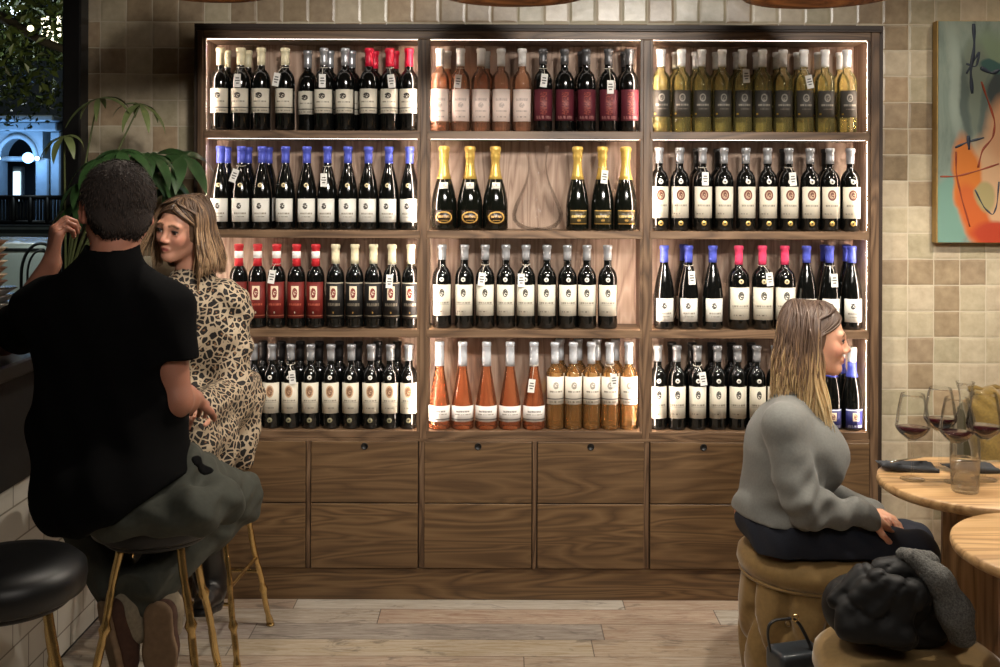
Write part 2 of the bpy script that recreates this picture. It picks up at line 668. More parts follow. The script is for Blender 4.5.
# window: black steel frame and pane
win = MB()
win.box(-1.745, -1.672, 4.14, WALL_Y + .1, .92, 3.05, bev=.006)
win.box(-3.5, -3.42, 4.16, WALL_Y + .1, .92, 3.05, bev=.006)
win.box(-3.42, -1.745, 4.16, WALL_Y + .1, .92, .97, bev=.006)
win.box(-3.42, -1.745, 4.18, WALL_Y + .1, 3.0, 3.05, bev=.006)
win.box(-2.62, -2.57, 4.18, WALL_Y + .1, .97, 3.0, bev=.006)
w = struct(win.build('window_1', M['black']))
M['pane'] = NT('window_glass').set(Base_Color=(.9, .95, .95, 1), Roughness=0.0, IOR=1.12, Transmission_Weight=1.0).m
g = MB(); g.box(-3.42, -1.745, 4.255, 4.261, .97, 3.0); g.build('pane', M['pane'], w)

# ==================================================================== cabinet
def cx(px): return (px - 500) / 260.0
def cz(py): return EYE - (py - 184) / 260.0


CY0, CY1 = 4.0, 4.2
cab = thing('wine_cabinet', 'wide built-in oak wine cabinet with twelve lit niches above plain oak fronts', 'cabinet', (cx(538), 4.1, 0))
SHELF = [131.0, 230.7, 329.8, 431.3]         # top faces of the four shelves
CEIL = [39.5, 139.0, 238.6, 337.8]           # undersides above each niche
BAYS = [(203, 420), (427, 643), (650, 870)]

b = MB(); b.box(cx(193), cx(197.5), 4.012, 4.215, 0, cz(24)); b.build('side_panel', M['dark_edge'], cab)
b = MB(); b.box(cx(878.5), cx(883.8), 4.012, 4.215, 0, cz(24)); b.build('side_panel', M['dark_edge'], cab)
b = MB(); b.box(cx(193), cx(883.8), 4.010, 4.215, cz(28), cz(24)); b.box(cx(195), cx(882), 3.995, 4.01, cz(31.5), cz(28.5), bev=.003); b.build('top_panel', M['dark_edge'], cab)
for (x0, x1) in ((197.5, 203), (870, 878.5)):
    b = MB(); b.box(cx(x0), cx(x1), 3.992, 4.2, 0, cz(31.5), bev=.002); b.build('upright', M['frame_wood'], cab)
for (x0, x1) in ((420, 427), (643, 650)):
    b = MB(); b.box(cx(x0), cx(x1), 3.998, 4.2, cz(568), cz(39.5), bev=.002); b.build('upright', M['frame_wood'], cab)
b = MB(); b.box(cx(203), cx(870), 3.995, 4.2, cz(39.5), cz(31.5), bev=.002); b.build('head_rail', M['shelf_wood'], cab)
for bi, (x0, x1) in enumerate(BAYS):
    for ri in range(4):
        bot = CEIL[ri + 1] if ri < 3 else 438.5
        b = MB(); b.box(cx(x0), cx(x1), 4.0, 4.19, cz(bot), cz(SHELF[ri]), bev=.0015)
        b.build('shelf', M['shelf_wood'], cab)
        b = MB(); b.box(cx(x0), cx(x1), 4.19, 4.2, cz(SHELF[ri]), cz(CEIL[ri])); b.build('back_panel', M['back_wood'], cab)
        zt, zb = cz(CEIL[ri]), cz(SHELF[ri]) + .004
        b = MB(); b.box(cx(x0) + .012, cx(x1) - .012, *((4.006, 4.013) if ri == 0 else (4.022, 4.034)), zt - .0008, zt + .002); b.build('led_strip', M['led_top'], cab)
        for s, xx in ((1, cx(x0)), (-1, cx(x1))):
            b = MB(); b.box(min(xx, xx + s * .0095), max(xx, xx + s * .0095), 4.0042, 4.0066, zb, zt - .004)
            b.build('led_strip', M['led'], cab)
            b = MB(); b.box(min(xx, xx + s * .0102), max(xx, xx + s * .0102), 4.0015, 4.004, zb - .004, zt)
            b.build('light_lip', M['frame_wood'], cab)
            b = MB(); b.box(min(xx, xx + s * .0012), max(xx, xx + s * .0012), 4.0068, 4.19, cz(SHELF[ri]), zt); b.build('side_liner', M['back_wood'], cab)
# lower fronts: six columns of an upper and a lower front
cols = [(203, 307.5), (312, 419.5), (425, 533), (538, 645), (650.5, 757.5), (762.5, 870)]
for k, (x0, x1) in enumerate(cols):
    for (y0, y1) in ((441.5, 502.2), (503.4, 567.5)):
        b = MB(); b.box(cx(x0) + .002, cx(x1) - .002, 3.99, 4.012, cz(y1), cz(y0), bev=.0015)
        fr = b.build('drawer_front', M['door_wood'], cab)
        if y0 < 450:
            hx = cx((x0 + x1) / 2)
            h = MB()
            h.lathe([(.0125, 0), (.0135, .0006), (.0125, .0014), (.0105, .0014), (.0105, .0004), (0, .0003)], 20,
                    M=Matrix.Translation((hx, 3.9893, cz(446))) @ Matrix.Rotation(math.pi / 2, 4, 'X'))
            h.build('finger_hole', M['black'], fr)  # flat black disc, the dark inside of the hole painted on
for x in (309.7, 535.5, 760):
    b = MB(); b.box(cx(x - 2), cx(x + 2), 3.994, 4.02, cz(568), cz(441), bev=.001); b.build('upright', M['frame_wood'], cab)
b = MB(); b.box(cx(203), cx(870), 3.995, 4.02, cz(441.3), cz(438.5)); b.build('bottom_rail', M['shelf_wood'], cab)
b = MB(); b.box(cx(203), cx(870), 4.012, 4.2, cz(568), cz(438.5)); b.build('carcass', M['dark_edge'], cab)
b = MB(); b.box(cx(197), cx(878.5), 4.0, 4.2, 0.0, cz(568.5), bev=.002); b.build('plinth', M['door_wood'], cab)
# ==================================================================== bottles
def label_mat(name, base, shapes, rough=.55, metal=0.0):
    """Paper label: base colour with ellipses, rings, bars and rows of small print."""
    t = NT(name)
    uv = t.n('ShaderNodeUVMap', uv_map='UVMap')
    sp = t.n('ShaderNodeSeparateXYZ'); t.l(uv.outputs[0], sp.inputs[0])
    u, v = sp.outputs[0], sp.outputs[1]
    nz = t.noise(uv.outputs[0], 9, 3)
    c = t.mix(.10, base, nz.outputs[1], 'SOFT_LIGHT')
    for s in shapes:
        kind, cu, cv, ru, rv, col = s[:6]
        du = t.math('DIVIDE', t.math('SUBTRACT', u, cu), ru)
        dv = t.math('DIVIDE', t.math('SUBTRACT', v, cv), rv)
        if kind in ('ell', 'ring', 'crest'):
            d = t.math('ADD', t.math('POWER', du, 2), t.math('POWER', dv, 2))
            m = t.math('LESS_THAN', d, 1)
            if kind == 'ring':
                m = t.math('MULTIPLY', m, t.math('GREATER_THAN', d, .62))
            if kind == 'crest':
                z = t.noise(t.mapping(uv.outputs[0], (14, 16, 1)), 1.0, 3)
                m = t.math('MULTIPLY', m, t.math('GREATER_THAN', z.outputs[0], .43))
        else:
            m = t.math('LESS_THAN', t.math('MAXIMUM', t.math('ABSOLUTE', du), t.math('ABSOLUTE', dv)), 1)
            if kind == 'print':
                z = t.noise(t.mapping(uv.outputs[0], (38, 3, 1)), 1.0, 2)
                m = t.math('MULTIPLY', m, t.math('GREATER_THAN', z.outputs[0], .47))
            if kind == 'vprint':
                z = t.noise(t.mapping(uv.outputs[0], (12, 24, 1)), 1.0, 2)
                m = t.math('MULTIPLY', m, t.math('GREATER_THAN', z.outputs[0], .5))
        c = t.mix(m, c, col)
    t.base(c)
    t.set(Roughness=rough, Metallic=metal)
    return t.m


INK, GREY, GOLD = srgb(45, 40, 36), srgb(150, 142, 126), srgb(190, 150, 80)
CREAM, WHITE = srgb(220, 212, 194), srgb(226, 223, 214)
LM = {
    'crest': label_mat('label_crest', CREAM, [('crest', .47, .72, .15, .12, INK), ('print', .5, .47, .3, .03, GREY), ('bar', .5, .22, .5, .018, INK), ('print', .5, .1, .36, .025, GREY)]),
    'plainw': label_mat('label_plain', WHITE, [('crest', .45, .68, .12, .13, INK), ('print', .5, .36, .3, .035, GREY), ('print', .5, .22, .22, .02, GREY)]),
    'red': label_mat('label_red', srgb(112, 30, 24), [('bar', .5, .70, .17, .19, srgb(226, 206, 176)), ('crest', .5, .70, .12, .14, srgb(120, 40, 30)), ('print', .5, .38, .3, .03, srgb(180, 90, 70)), ('bar', .5, .07, .5, .015, srgb(196, 120, 96)), ('ell', .5, .16, .03, .03, CREAM)]),
    'dark': label_mat('label_black', srgb(20, 18, 18), [('bar', .5, .70, .17, .19, srgb(220, 204, 176)), ('crest', .5, .70, .12, .14, srgb(120, 44, 34)), ('bar', .5, .975, .5, .014, srgb(170, 160, 140)), ('print', .5, .38, .3, .04, srgb(120, 112, 98)), ('bar', .5, .07, .5, .013, srgb(170, 160, 140)), ('ell', .5, .16, .03, .03, GOLD)]),
    'oval': label_mat('label_oval', CREAM, [('ell', .5, .72, .19, .2, srgb(186, 150, 112)), ('crest', .5, .72, .14, .15, srgb(120, 84, 58)), ('print', .5, .42, .32, .025, GREY), ('bar', .5, .36, .4, .006, GREY), ('print', .5, .18, .2, .02, GREY)]),
    'pinkw': label_mat('label_rose', srgb(232, 212, 200), [('print', .5, .68, .28, .04, srgb(190, 170, 160)), ('crest', .5, .5, .12, .08, srgb(186, 168, 158)), ('print', .5, .32, .25, .02, srgb(180, 160, 150)), ('print', .5, .14, .2, .02, srgb(180, 160, 150))]),
    'maroon': label_mat('label_maroon', srgb(92, 30, 42), [('vprint', .5, .55, .14, .36, srgb(146, 74, 62)), ('print', .5, .1, .34, .05, srgb(170, 120, 116))]),
    'champ': label_mat('label_champagne', srgb(30, 18, 12), [('ring', .5, .5, .46, .42, GOLD), ('print', .5, .55, .3, .08, srgb(190, 150, 96)), ('bar', .5, .3, .2, .02, GOLD)], .35),
    'olive': label_mat('label_olive', srgb(62, 54, 34), [('bar', .5, .95, .5, .03, GOLD), ('print', .5, .55, .4, .08, srgb(206, 176, 110)), ('bar', .5, .05, .5, .03, GOLD), ('crest', .5, .28, .1, .1, GOLD)], .35),
    'mid': label_mat('label_mid', srgb(222, 215, 198), [('crest', .5, .74, .12, .13, srgb(56, 52, 44)), ('print', .5, .42, .36, .03, GREY), ('bar', .5, .36, .38, .006, GREY), ('print', .4, .14, .2, .02, GREY)]),
    'band': label_mat('label_band', srgb(236, 230, 224), [('print', .5, .66, .24, .06, srgb(110, 104, 100)), ('print', .5, .46, .3, .03, GREY), ('bar', .5, .14, .5, .035, srgb(120, 112, 110))]),
    'tallw': label_mat('label_tall', srgb(236, 228, 214), [('crest', .5, .68, .13, .13, srgb(150, 142, 130)), ('print', .5, .46, .3, .03, GREY), ('bar', .5, .2, .5, .016, srgb(90, 84, 80)), ('print', .5, .09, .3, .03, GREY)]),
    'grey': label_mat('label_grey', srgb(62, 58, 52), [('ell', .5, .72, .15, .15, srgb(150, 144, 132)), ('crest', .5, .72, .1, .1, srgb(70, 66, 60)), ('print', .5, .45, .32, .035, srgb(150, 144, 130)), ('print', .55, .3, .25, .02, srgb(120, 114, 104)), ('bar', .16, .12, .05, .03, srgb(196, 160, 60))]),
    'redoval': label_mat('label_redoval', CREAM, [('ell', .5, .73, .2, .17, srgb(104, 54, 40)), ('ell', .5, .73, .12, .11, srgb(190, 160, 128)), ('crest', .5, .73, .09, .10, srgb(96, 54, 42)), ('print', .5, .4, .3, .03, GREY), ('print', .3, .14, .16, .02, GREY)]),
    'blue': label_mat('label_blue', srgb(34, 38, 104), [('bar', .5, .95, .5, .035, srgb(200, 204, 220)), ('bar', .5, .6, .16, .22, srgb(222, 200, 168)), ('crest', .5, .6, .1, .16, srgb(120, 80, 70)), ('print', .5, .1, .4, .07, srgb(190, 196, 220))]),
}
M['medal_cream'] = plain('medal_cream', srgb(222, 204, 160), .45)
M['medal_white'] = plain('medal_white', srgb(228, 224, 214), .5)
M['medal_olive'] = plain('medal_olive', srgb(128, 124, 96), .5)
M['medal_gold'] = plain('medal_gold', srgb(206, 172, 96), .35, .5)
M['medal_ink'] = plain('medal_ink', srgb(60, 52, 44), .5)
M['tag'] = plain('tag_card', srgb(240, 238, 232), .6, noise=.01)
M['tag_ink'] = plain('tag_ink', srgb(80, 78, 76), .6)
M['string'] = plain('tag_string', srgb(214, 206, 190), .8)
CAPM = {
    'cream': plain('cap_cream', srgb(232, 222, 186), .4), 'silver': plain('cap_silver', srgb(176, 178, 182), .32, .55),
    'pewter': plain('cap_pewter', srgb(96, 96, 98), .35, .5), 'red': plain('cap_red', srgb(214, 26, 60), .38),
    'blue': plain('cap_blue', srgb(86, 98, 206), .36, .15), 'pink': plain('cap_pink', srgb(236, 72, 112), .38),
    'gold': plain('cap_gold', srgb(222, 186, 96), .33, .45), 'white': plain('cap_white', srgb(238, 236, 232), .4),
    'black': plain('cap_black', srgb(34, 32, 32), .35), 'foil': plain('cap_foil', srgb(222, 226, 232), .3, .35),
    'redwhite': plain('cap_redband', srgb(206, 46, 54), .4),
}
M['dark_glass'] = plain('bottle_dark_glass', srgb(13, 14, 13), .07, noise=.02, Coat_Weight=.4)
M['green_glass'] = plain('bottle_green_glass', srgb(14, 16, 12), .07, noise=.02, Coat_Weight=.4)


def clear_wine(name, tint, body, milk=.16):
    t = NT(name)
    tr = t.n('ShaderNodeBsdfTransparent'); tr.inputs[0].default_value = tint
    df = t.n('ShaderNodeBsdfDiffuse'); df.inputs[0].default_value = body
    gl = t.n('ShaderNodeBsdfGlossy'); gl.inputs['Roughness'].default_value = .04
    m1 = t.n('ShaderNodeMixShader'); m1.inputs[0].default_value = milk
    t.l(tr.outputs[0], m1.inputs[1]); t.l(df.outputs[0], m1.inputs[2])
    fr = t.n('ShaderNodeFresnel'); fr.inputs[0].default_value = 1.4
    m2 = t.n('ShaderNodeMixShader'); t.l(fr.outputs[0], m2.inputs[0]); t.l(m1.outputs[0], m2.inputs[1]); t.l(gl.outputs[0], m2.inputs[2])
    t.l(m2.outputs[0], t.out.inputs[0])
    return t.m


M['rose_wine'] = clear_wine('rose_wine', (.97, .80, .67, 1), srgb(236, 168, 132))
M['deep_rose'] = clear_wine('deep_rose_wine', (.965, .68, .48, 1), srgb(226, 132, 90), .18)
M['pale_wine'] = clear_wine('pale_wine', (.97, .82, .58, 1), srgb(232, 170, 104), .14)
M['white_wine'] = clear_wine('white_wine', (.985, .945, .74, 1), srgb(232, 214, 136), .14)

def arc(p0, p1, p2, n=5):
    return [((1 - t) ** 2 * p0[0] + 2 * t * (1 - t) * p1[0] + t * t * p2[0], (1 - t) ** 2 * p0[1] + 2 * t * (1 - t) * p1[1] + t * t * p2[1])
            for t in [i / n for i in range(1, n + 1)]]


def profile(shape):
    if shape in ('bordeaux', 'narrow', 'stout'):
        R = {'bordeaux': .0377, 'narrow': .0353, 'stout': .0412}[shape]
        return R, [(0, .004), (.026, .0), (.034, .001), (R, .006), (R, .186)] + arc((R, .186), (R, .222), (.0165, .238)) + [(.0148, .25), (.0145, .306), (.0168, .307), (.0168, .318), (.0155, .322), (0, .322)]
    if shape == 'slim':
        R = .0352
        return R, [(0, .004), (.026, .0), (.034, .001), (R, .006), (R, .196)] + arc((R, .196), (R, .226), (.016, .242)) + [(.0146, .252), (.0143, .318), (.0166, .319), (.0166, .33), (.015, .334), (0, .334)]
    if shape == 'burgundy':
        R = .0395
        return R, [(0, .004), (.03, .0), (.037, .001), (R, .006), (R, .128)] + arc((R, .128), (.037, .18), (.0165, .248), 7) + [(.0146, .262), (.0143, .306), (.0166, .307), (.0166, .318), (.0155, .322), (0, .322)]
    if shape.startswith('sparkling'):
        R = .0445 if shape == 'sparkling' else .0495
        return R, [(0, .006), (.034, .0), (.043, .001), (R, .008), (R, .095)] + arc((R, .095), (R * .95, .15), (.0175, .225), 8) + [(.0155, .25), (.015, .285), (.0175, .287), (.0175, .297), (.0155, .302), (0, .302)]
    if shape == 'flared':
        R = .0447
        return R, [(0, .004), (.034, .0), (.042, .001), (.0445, .006), (.0440, .075)] + arc((.0440, .075), (.032, .15), (.0185, .225), 7) + [(.0165, .25), (.016, .318), (.018, .319), (.018, .33), (.016, .334), (0, .334)]
    if shape == 'short':
        R = .0392
        return R, [(0, .004), (.028, .0), (.035, .001), (R, .007), (R, .105)] + arc((R, .105), (.037, .165), (.017, .225), 7) + [(.0155, .245), (.015, .3), (.017, .301), (.017, .313), (.0155, .317), (0, .317)]


def radius_at(prof, z):
    for (r0, z0), (r1, z1) in zip(prof[3:], prof[4:]):
        if z0 <= z <= z1 and z1 > z0:
            return r0 + (r1 - r0) * (z - z0) / (z1 - z0)
    return prof[3][0]


# kind: shape, glass, cap, cap z-range, label design, label z-range, half angle, medallion (material, z, radius), foot medal
KINDS = {
    'crest_cream': ('bordeaux', 'dark_glass', 'cream', .255, 'crest', (.068, .163), 1.15, None, None),
    'crest_silver': ('bordeaux', 'dark_glass', 'silver', .255, 'crest', (.068, .160), 1.15, None, None),
    'crest_red': ('bordeaux', 'dark_glass', 'red', .252, 'crest', (.068, .163), 1.15, None, None),
    'blue_burgundy': ('burgundy', 'dark_glass', 'blue', .258, 'plainw', (.030, .120), .98, ('medal_cream', .172, .0088), None),
    'red_label': ('narrow', 'dark_glass', 'redwhite', .238, 'red', (.038, .178), 1.2, None, None),
    'dark_label': ('narrow', 'dark_glass', 'cream', .248, 'dark', (.038, .178), 1.2, None, None),
    'oval_silver': ('narrow', 'dark_glass', 'silver', .262, 'oval', (.060, .178), 1.12, ('medal_white', .199, .0085), ('medal_olive', .034, .010)),
    'plain_dark': ('narrow', 'dark_glass', 'black', .250, None, None, 0, None, None),
    'rose': ('bordeaux', 'rose_wine', 'white', .255, 'pinkw', (.038, .163), 1.15, None, None),
    'maroon': ('bordeaux', 'dark_glass', 'pewter', .262, 'maroon', (.042, .163), 1.2, None, None),
    'champ': ('sparkling_wide', 'green_glass', 'gold', .200, 'champ', (.022, .078), .75, None, None),
    'olive': ('sparkling', 'green_glass', 'gold', .200, 'olive', (.024, .080), .8, None, None),
    'mid_silver': ('bordeaux', 'dark_glass', 'silver', .265, 'mid', (.050, .170), 1.1, ('medal_white', .190, .0088), None),
    'flared': ('flared', 'deep_rose', 'foil', .242, 'band', (.032, .092), 1.25, None, None),
    'tall_pale': ('slim', 'pale_wine', 'foil', .252, 'tallw', (.098, .205), 1.2, None, None),
    'white': ('bordeaux', 'white_wine', 'white', .256, 'grey', (.058, .162), 1.05, None, None),
    'redoval': ('bordeaux', 'dark_glass', 'silver', .262, 'redoval', (.050, .172), 1.1, ('medal_white', .191, .0095), ('medal_gold', .030, .010)),
    'blue_small': ('burgundy', 'dark_glass', 'blue', .258, 'plainw', (.030, .120), .98, None, None),
    'pink': ('stout', 'dark_glass', 'pink', .250, 'mid', (.038, .163), 1.15, ('medal_cream', .186, .0095), None),
    'cream_silver': ('narrow', 'dark_glass', 'silver', .262, 'mid', (.045, .168), 1.12, ('medal_white', .190, .0088), None),
    'blue_foil': ('short', 'dark_glass', 'white', .262, 'blue', (.010, .084), 1.0, None, None),
}
PROTO = {}


def make_bottle(kind):
    shape, gl, cap, cz0, lab, lz, ha, med, foot = KINDS[kind]
    R, prof = profile(shape)
    root = thing('wine_bottle' if not shape.startswith('sparkling') else 'sparkling_wine_bottle', None, None)
    m = MB(); m.lathe(prof, 28); m.build('bottle_glass', M[gl], root, world=False)
    top = prof[-1][1]
    # capsule sleeve
    c = MB()
    if shape.startswith('sparkling'):
        pr = [(radius_at(prof, .198) + .0012, .198), (radius_at(prof, .215) + .0014, .215), (.0172, .25), (.0165, .272), (.0185, .276), (.0195, .290), (.0185, .303), (.0215, .308), (.0225, .318), (.019, .326), (0, .328)]
    else:
        zs = [cz0 + (top - .016 - cz0) * i / 3 for i in range(4)]
        pr = [(radius_at(prof, cz0), cz0)] + [(radius_at(prof, z) + .0012, z) for z in zs] + [(.0182, top - .014), (.0182, top - .002), (.0165, top + .0012), (0, top + .0014)]
    c.lathe(pr, 24)
    co = c.build('capsule', CAPM[cap], root, world=False)
    if cap == 'redwhite':
        d = MB(); d.lathe([(radius_at(prof, .275) + .0006, .268), (radius_at(prof, .275) + .0022, .269), (radius_at(prof, .275) + .0022, .295), (radius_at(prof, .29) + .0006, .296)], 24)
        d.build('capsule_band', CAPM['white'], co, world=False)
    if kind == 'blue_foil':
        d = MB(); d.lathe([(radius_at(prof, z) + .0013, z) for z in (.205, .212, .225, .24, .262)], 24)
        d.build('neck_foil', CAPM['blue'], co, world=False)
    if lab:
        l = MB()
        rr = max(radius_at(prof, lz[0]), radius_at(prof, lz[1])) + .0009
        l.wrap(rr, lz[0], lz[1], ha, 14)
        l.build('front_label', LM[lab], root, world=False, use_uv=True)
    for md, nm in ((med, 'medallion'), (foot, 'foot_seal')):
        if md:
            r_ = radius_at(prof, md[1])
            dr = radius_at(prof, md[1] + .008) - radius_at(prof, md[1] - .008)
            tilt = math.atan2(-dr, .016)
            d = MB()
            MT = Matrix.Translation((0, -r_ - .0006, md[1])) @ Matrix.Rotation(math.pi / 2 - tilt, 4, 'X')
            d.lathe([(md[2], -.004), (md[2], .0006), (md[2] * .9, .0012), (0, .0013)], 18, M=MT)
            mo = d.build(nm, M[md[0]], root, world=False)
            d = MB(); d.lathe([(md[2] * .38, .0012), (md[2] * .38, .0018), (0, .0019)], 12, M=MT)
            d.build('seal_mark', M['medal_ink'], mo, world=False)
    if kind == 'champ':
        d = MB(); d.wrap(radius_at(prof, .165) + .0012, .155, .185, .42, 8); d.build('neck_label', LM['tallw'], root, world=False, use_uv=True)
    return root


def add_tag(root, kind, dx=0.0, tilt=0.0, drop=0.0):
    R, prof = profile(KINDS[kind][0])
    zt = .218 - drop
    y = -max(R * .98, radius_at(prof, zt - .05)) - .003
    MT = Matrix.Translation((dx, y, zt)) @ Matrix.Rotation(tilt, 4, 'Y')
    d = MB(); d.box(-.013, .013, -.0006, .0006, -.052, 0, M=MT, bev=.0004)
    t = d.build('price_tag', M['tag'], root, world=False)
    d = MB()
    for zz, w_ in ((-.016, .007), (-.026, .009), (-.036, .006)):
        d.box(-w_, w_, -.0009, -.0006, zz - .0022, zz + .0022, M=MT)
    d.build('tag_print', M['tag_ink'], t, world=False)
    d = MB()
    zn = .248
    rn = radius_at(prof, zn) + .0015
    pts = [(rn * math.cos(a), rn * math.sin(a), zn + .003 * math.sin(a)) for a in [-math.pi / 2 + i * math.pi / 8 for i in range(16)]]
    d.tube(pts, .0012, 5, closed=True)
    a0 = MT @ Vector((0, 0, -.003))
    d.tube([(0, -rn, zn), (a0.x * .5, (a0.y - rn) * .6, (zn + a0.z) / 2 + .004), tuple(a0)], .0011, 5)
    d.build('tag_string', M['string'], t, world=False)


ORD = ['first', 'second', 'third', 'fourth', 'fifth', 'sixth', 'seventh', 'eighth', 'ninth', 'tenth', 'eleventh']
ROWN = ['top shelf', 'second shelf', 'third shelf', 'bottom shelf']
BAYN = ['left bay', 'middle bay', 'right bay']
DESC = {
    'crest_cream': 'cream-capped dark bottle with crest label', 'crest_silver': 'silver-capped dark bottle with crest label',
    'crest_red': 'red-capped dark bottle with crest label', 'blue_burgundy': 'blue-capped sloping dark bottle',
    'red_label': 'red-labelled bottle with red and white cap', 'dark_label': 'black-labelled bottle with cream cap',
    'oval_silver': 'silver-capped bottle with brown oval label', 'plain_dark': 'black-capped dark bottle',
    'rose': 'white-capped pale rosé bottle', 'maroon': 'grey-capped bottle with maroon label',
    'champ': 'gold-foiled sparkling bottle with framed label', 'olive': 'gold-foiled sparkling bottle with olive label',
    'mid_silver': 'silver-capped bottle with cream label', 'flared': 'flared rosé bottle with white foil',
    'tall_pale': 'slim pale rosé bottle with white foil', 'white': 'white wine bottle with grey label',
    'redoval': 'silver-capped bottle with red oval label', 'blue_small': 'blue-capped sloping dark bottle',
    'pink': 'pink-capped dark bottle with cream label', 'cream_silver': 'silver-capped bottle with cream label',
    'blue_foil': 'white-topped dark bottle with blue label',
}
YF, YR = 4.0585, 4.1395


def put_bottle(kind, bay, row, px, Y, label, group, tagged=None):
    if kind not in PROTO:
        PROTO[kind] = make_bottle(kind)
        o = PROTO[kind]
        fresh = True
    else:
        o = copy_tree(PROTO[kind])
        for ch in list(o.children):
            if ch.name.startswith('price_tag'):
                for g in list(ch.children): bpy.data.objects.remove(g)
                bpy.data.objects.remove(ch)
        fresh = False
    o.location = ((px - HX) * Y / F, Y, cz(SHELF[row]) + .0005)
    o.rotation_euler = (0, 0, random.uniform(-.1, .1))
    o['label'] = label
    o['category'] = 'wine bottle'
    o['group'] = group
    if tagged:
        add_tag(o, kind, *tagged)
    return o


# (bay, row): list of (kind, pixel columns of the front bottles), pixel columns of the second row, {front index: tag}
ROWS = {
    (0, 0): ([('crest_cream', [220, 240.4, 260.8, 284.8]), ('crest_silver', [323.6, 344.8]), ('crest_red', [368.8, 389.2, 408.6])],
             [('crest_cream', [226.2, 247.5]), ('crest_silver', [307.4, 329.4, 351.2]), ('crest_red', [374, 394.6])],
             {1: (0, 0, 0), 3: (-.018, .2, -.004), 4: (0, 0, 0), 7: (.008, -.1, 0)}),
    (0, 1): ([('blue_burgundy', [220.5, 241.3, 262, 285.5, 306.9, 327.5, 347.9, 368.4, 388.9, 409.4])],
             [('blue_burgundy', [227, 248, 268.5])], {1: (-.012, .35, -.014), 5: (-.004, 0, 0)}),
    (0, 2): ([('red_label', [239.2, 257.9, 276.9, 296.8, 316]), ('dark_label', [335.9, 355.1, 373.8, 392.3, 411.2])], [], {2: (-.006, .15, -.006), 8: (-.004, .05, .01)}),
    (0, 3): ([('oval_silver', [254.2, 272.5, 291.5, 311.3, 331.6, 352, 371.8, 391, 409.4])],
             [('plain_dark', [245.5, 263.6, 281.8, 300.8, 320, 340, 358.8, 378.6, 398])], {2: (.012, -.1, -.008)}),
    (1, 0): ([('rose', [439.5, 460.2, 480.6, 500.7, 521.7]), ('maroon', [542.6, 564.2, 586, 608.1, 628.8])],
             [('rose', [446.6, 485.6]), ('maroon', [581.5, 624.2])], {1: (-.008, .1, 0), 5: (.004, .12, -.004), 8: (.004, 0, .02)}),
    (1, 1): ([('champ', [444.1, 469.9, 495.4]), ('olive', [577.5, 602.4, 625.6])], [], {4: (.008, .1, -.016)}),
    (1, 2): ([('mid_silver', [442.3, 464.8, 485.5, 506.2, 526.2, 547.2, 567.7, 587.2, 607.9])], [], {2: (-.01, .1, .0), 4: (-.016, 0, .004)}),
    (1, 3): ([('flared', [440.2, 463.2, 487.2, 510.7, 534.6]), ('tall_pale', [555.6, 573.8, 592, 610.4, 629.4])],
             [('tall_pale', [560.5, 579, 597.5, 616])], {4: (-.008, .12, .02), 8: (.012, -.1, 0)}),
    (2, 0): ([('white', [660.6, 681, 701.2, 721.6, 742, 762, 782.6, 803.4, 824.6, 846.4])],
             [('white', [675.6, 695.6, 716, 736.6, 756.4, 776.4, 797.4, 818, 839.8])], {4: (.004, -.05, -.024), 7: (.006, -.2, -.002)}),
    (2, 1): ([('redoval', [659, 679.5, 702.5, 723.8, 745.8, 767.5, 788.8, 810, 830, 850.4])], [('plain_dark', [697.2, 718, 783.8, 825.5])], {2: (.004, 0, -.01), 6: (.006, -.08, -.01)}),
    (2, 2): ([('blue_small', [664.5, 688.8, 713]), ('pink', [739, 762.6, 785]), ('blue_small', [806.8, 829.8, 852])], [('blue_small', [684, 824.6, 847])], {1: (.008, -.06, -.008), 4: (.018, -.1, -.004), 7: (.006, -.05, 0)}),
    (2, 3): ([('cream_silver', [658.4, 677.6, 698, 718, 738, 757.2, 776]), ('blue_foil', [832, 852.6])],
             [('plain_dark', [672.4, 692.6, 712.2, 731.8, 751.6]), ('blue_foil', [841.6])], {2: (.014, -.15, -.008)}),
}
for (bay, row), (front, rear, tags) in ROWS.items():
    seq = [(k, p) for k, ps in front for p in ps]
    for i, (kind, px) in enumerate(seq):
        same = [q for q in seq if DESC[q[0]] == DESC[kind]]
        j = same.index((kind, px))
        n = len(same)
        what = ORD[j] + ' from left' if j < (n + 1) // 2 else (ORD[n - 1 - j] + ' from right' if n - 1 - j else 'last on right')
        if j == 0: what = 'first from left'
        tg = tags.get(i)
        lab = f"{DESC[kind]}, {what}, {ROWN[row]}, {BAYN[bay]}"
        if len(lab.split()) < 15 and tg: lab += ', tagged'
        put_bottle(kind, bay, row, px, YF, lab, f"front bottles on the {ROWN[row]} of the {BAYN[bay]}", tg)
    rs = [(k, p) for k, ps in rear for p in ps]
    for i, (kind, px) in enumerate(rs):
        d = {'plain_dark': 'dark bottle'}.get(kind) or ' '.join(DESC[kind].split(' with')[0].split()[:4])
        lab = f"{d} behind the front row, {ORD[i]} from left, {ROWN[row]}, {BAYN[bay]}"
        put_bottle(kind, bay, row, px, YR, lab, f"second-row bottles on the {ROWN[row]} of the {BAYN[bay]}")

# ---- decanter in the middle of the second shelf
dec = thing('wine_decanter', 'empty clear glass decanter with slanted lip between the sparkling bottles', 'decanter', ((537.5 - HX) * 4.09 / F, 4.09, cz(SHELF[1]) + .0005))


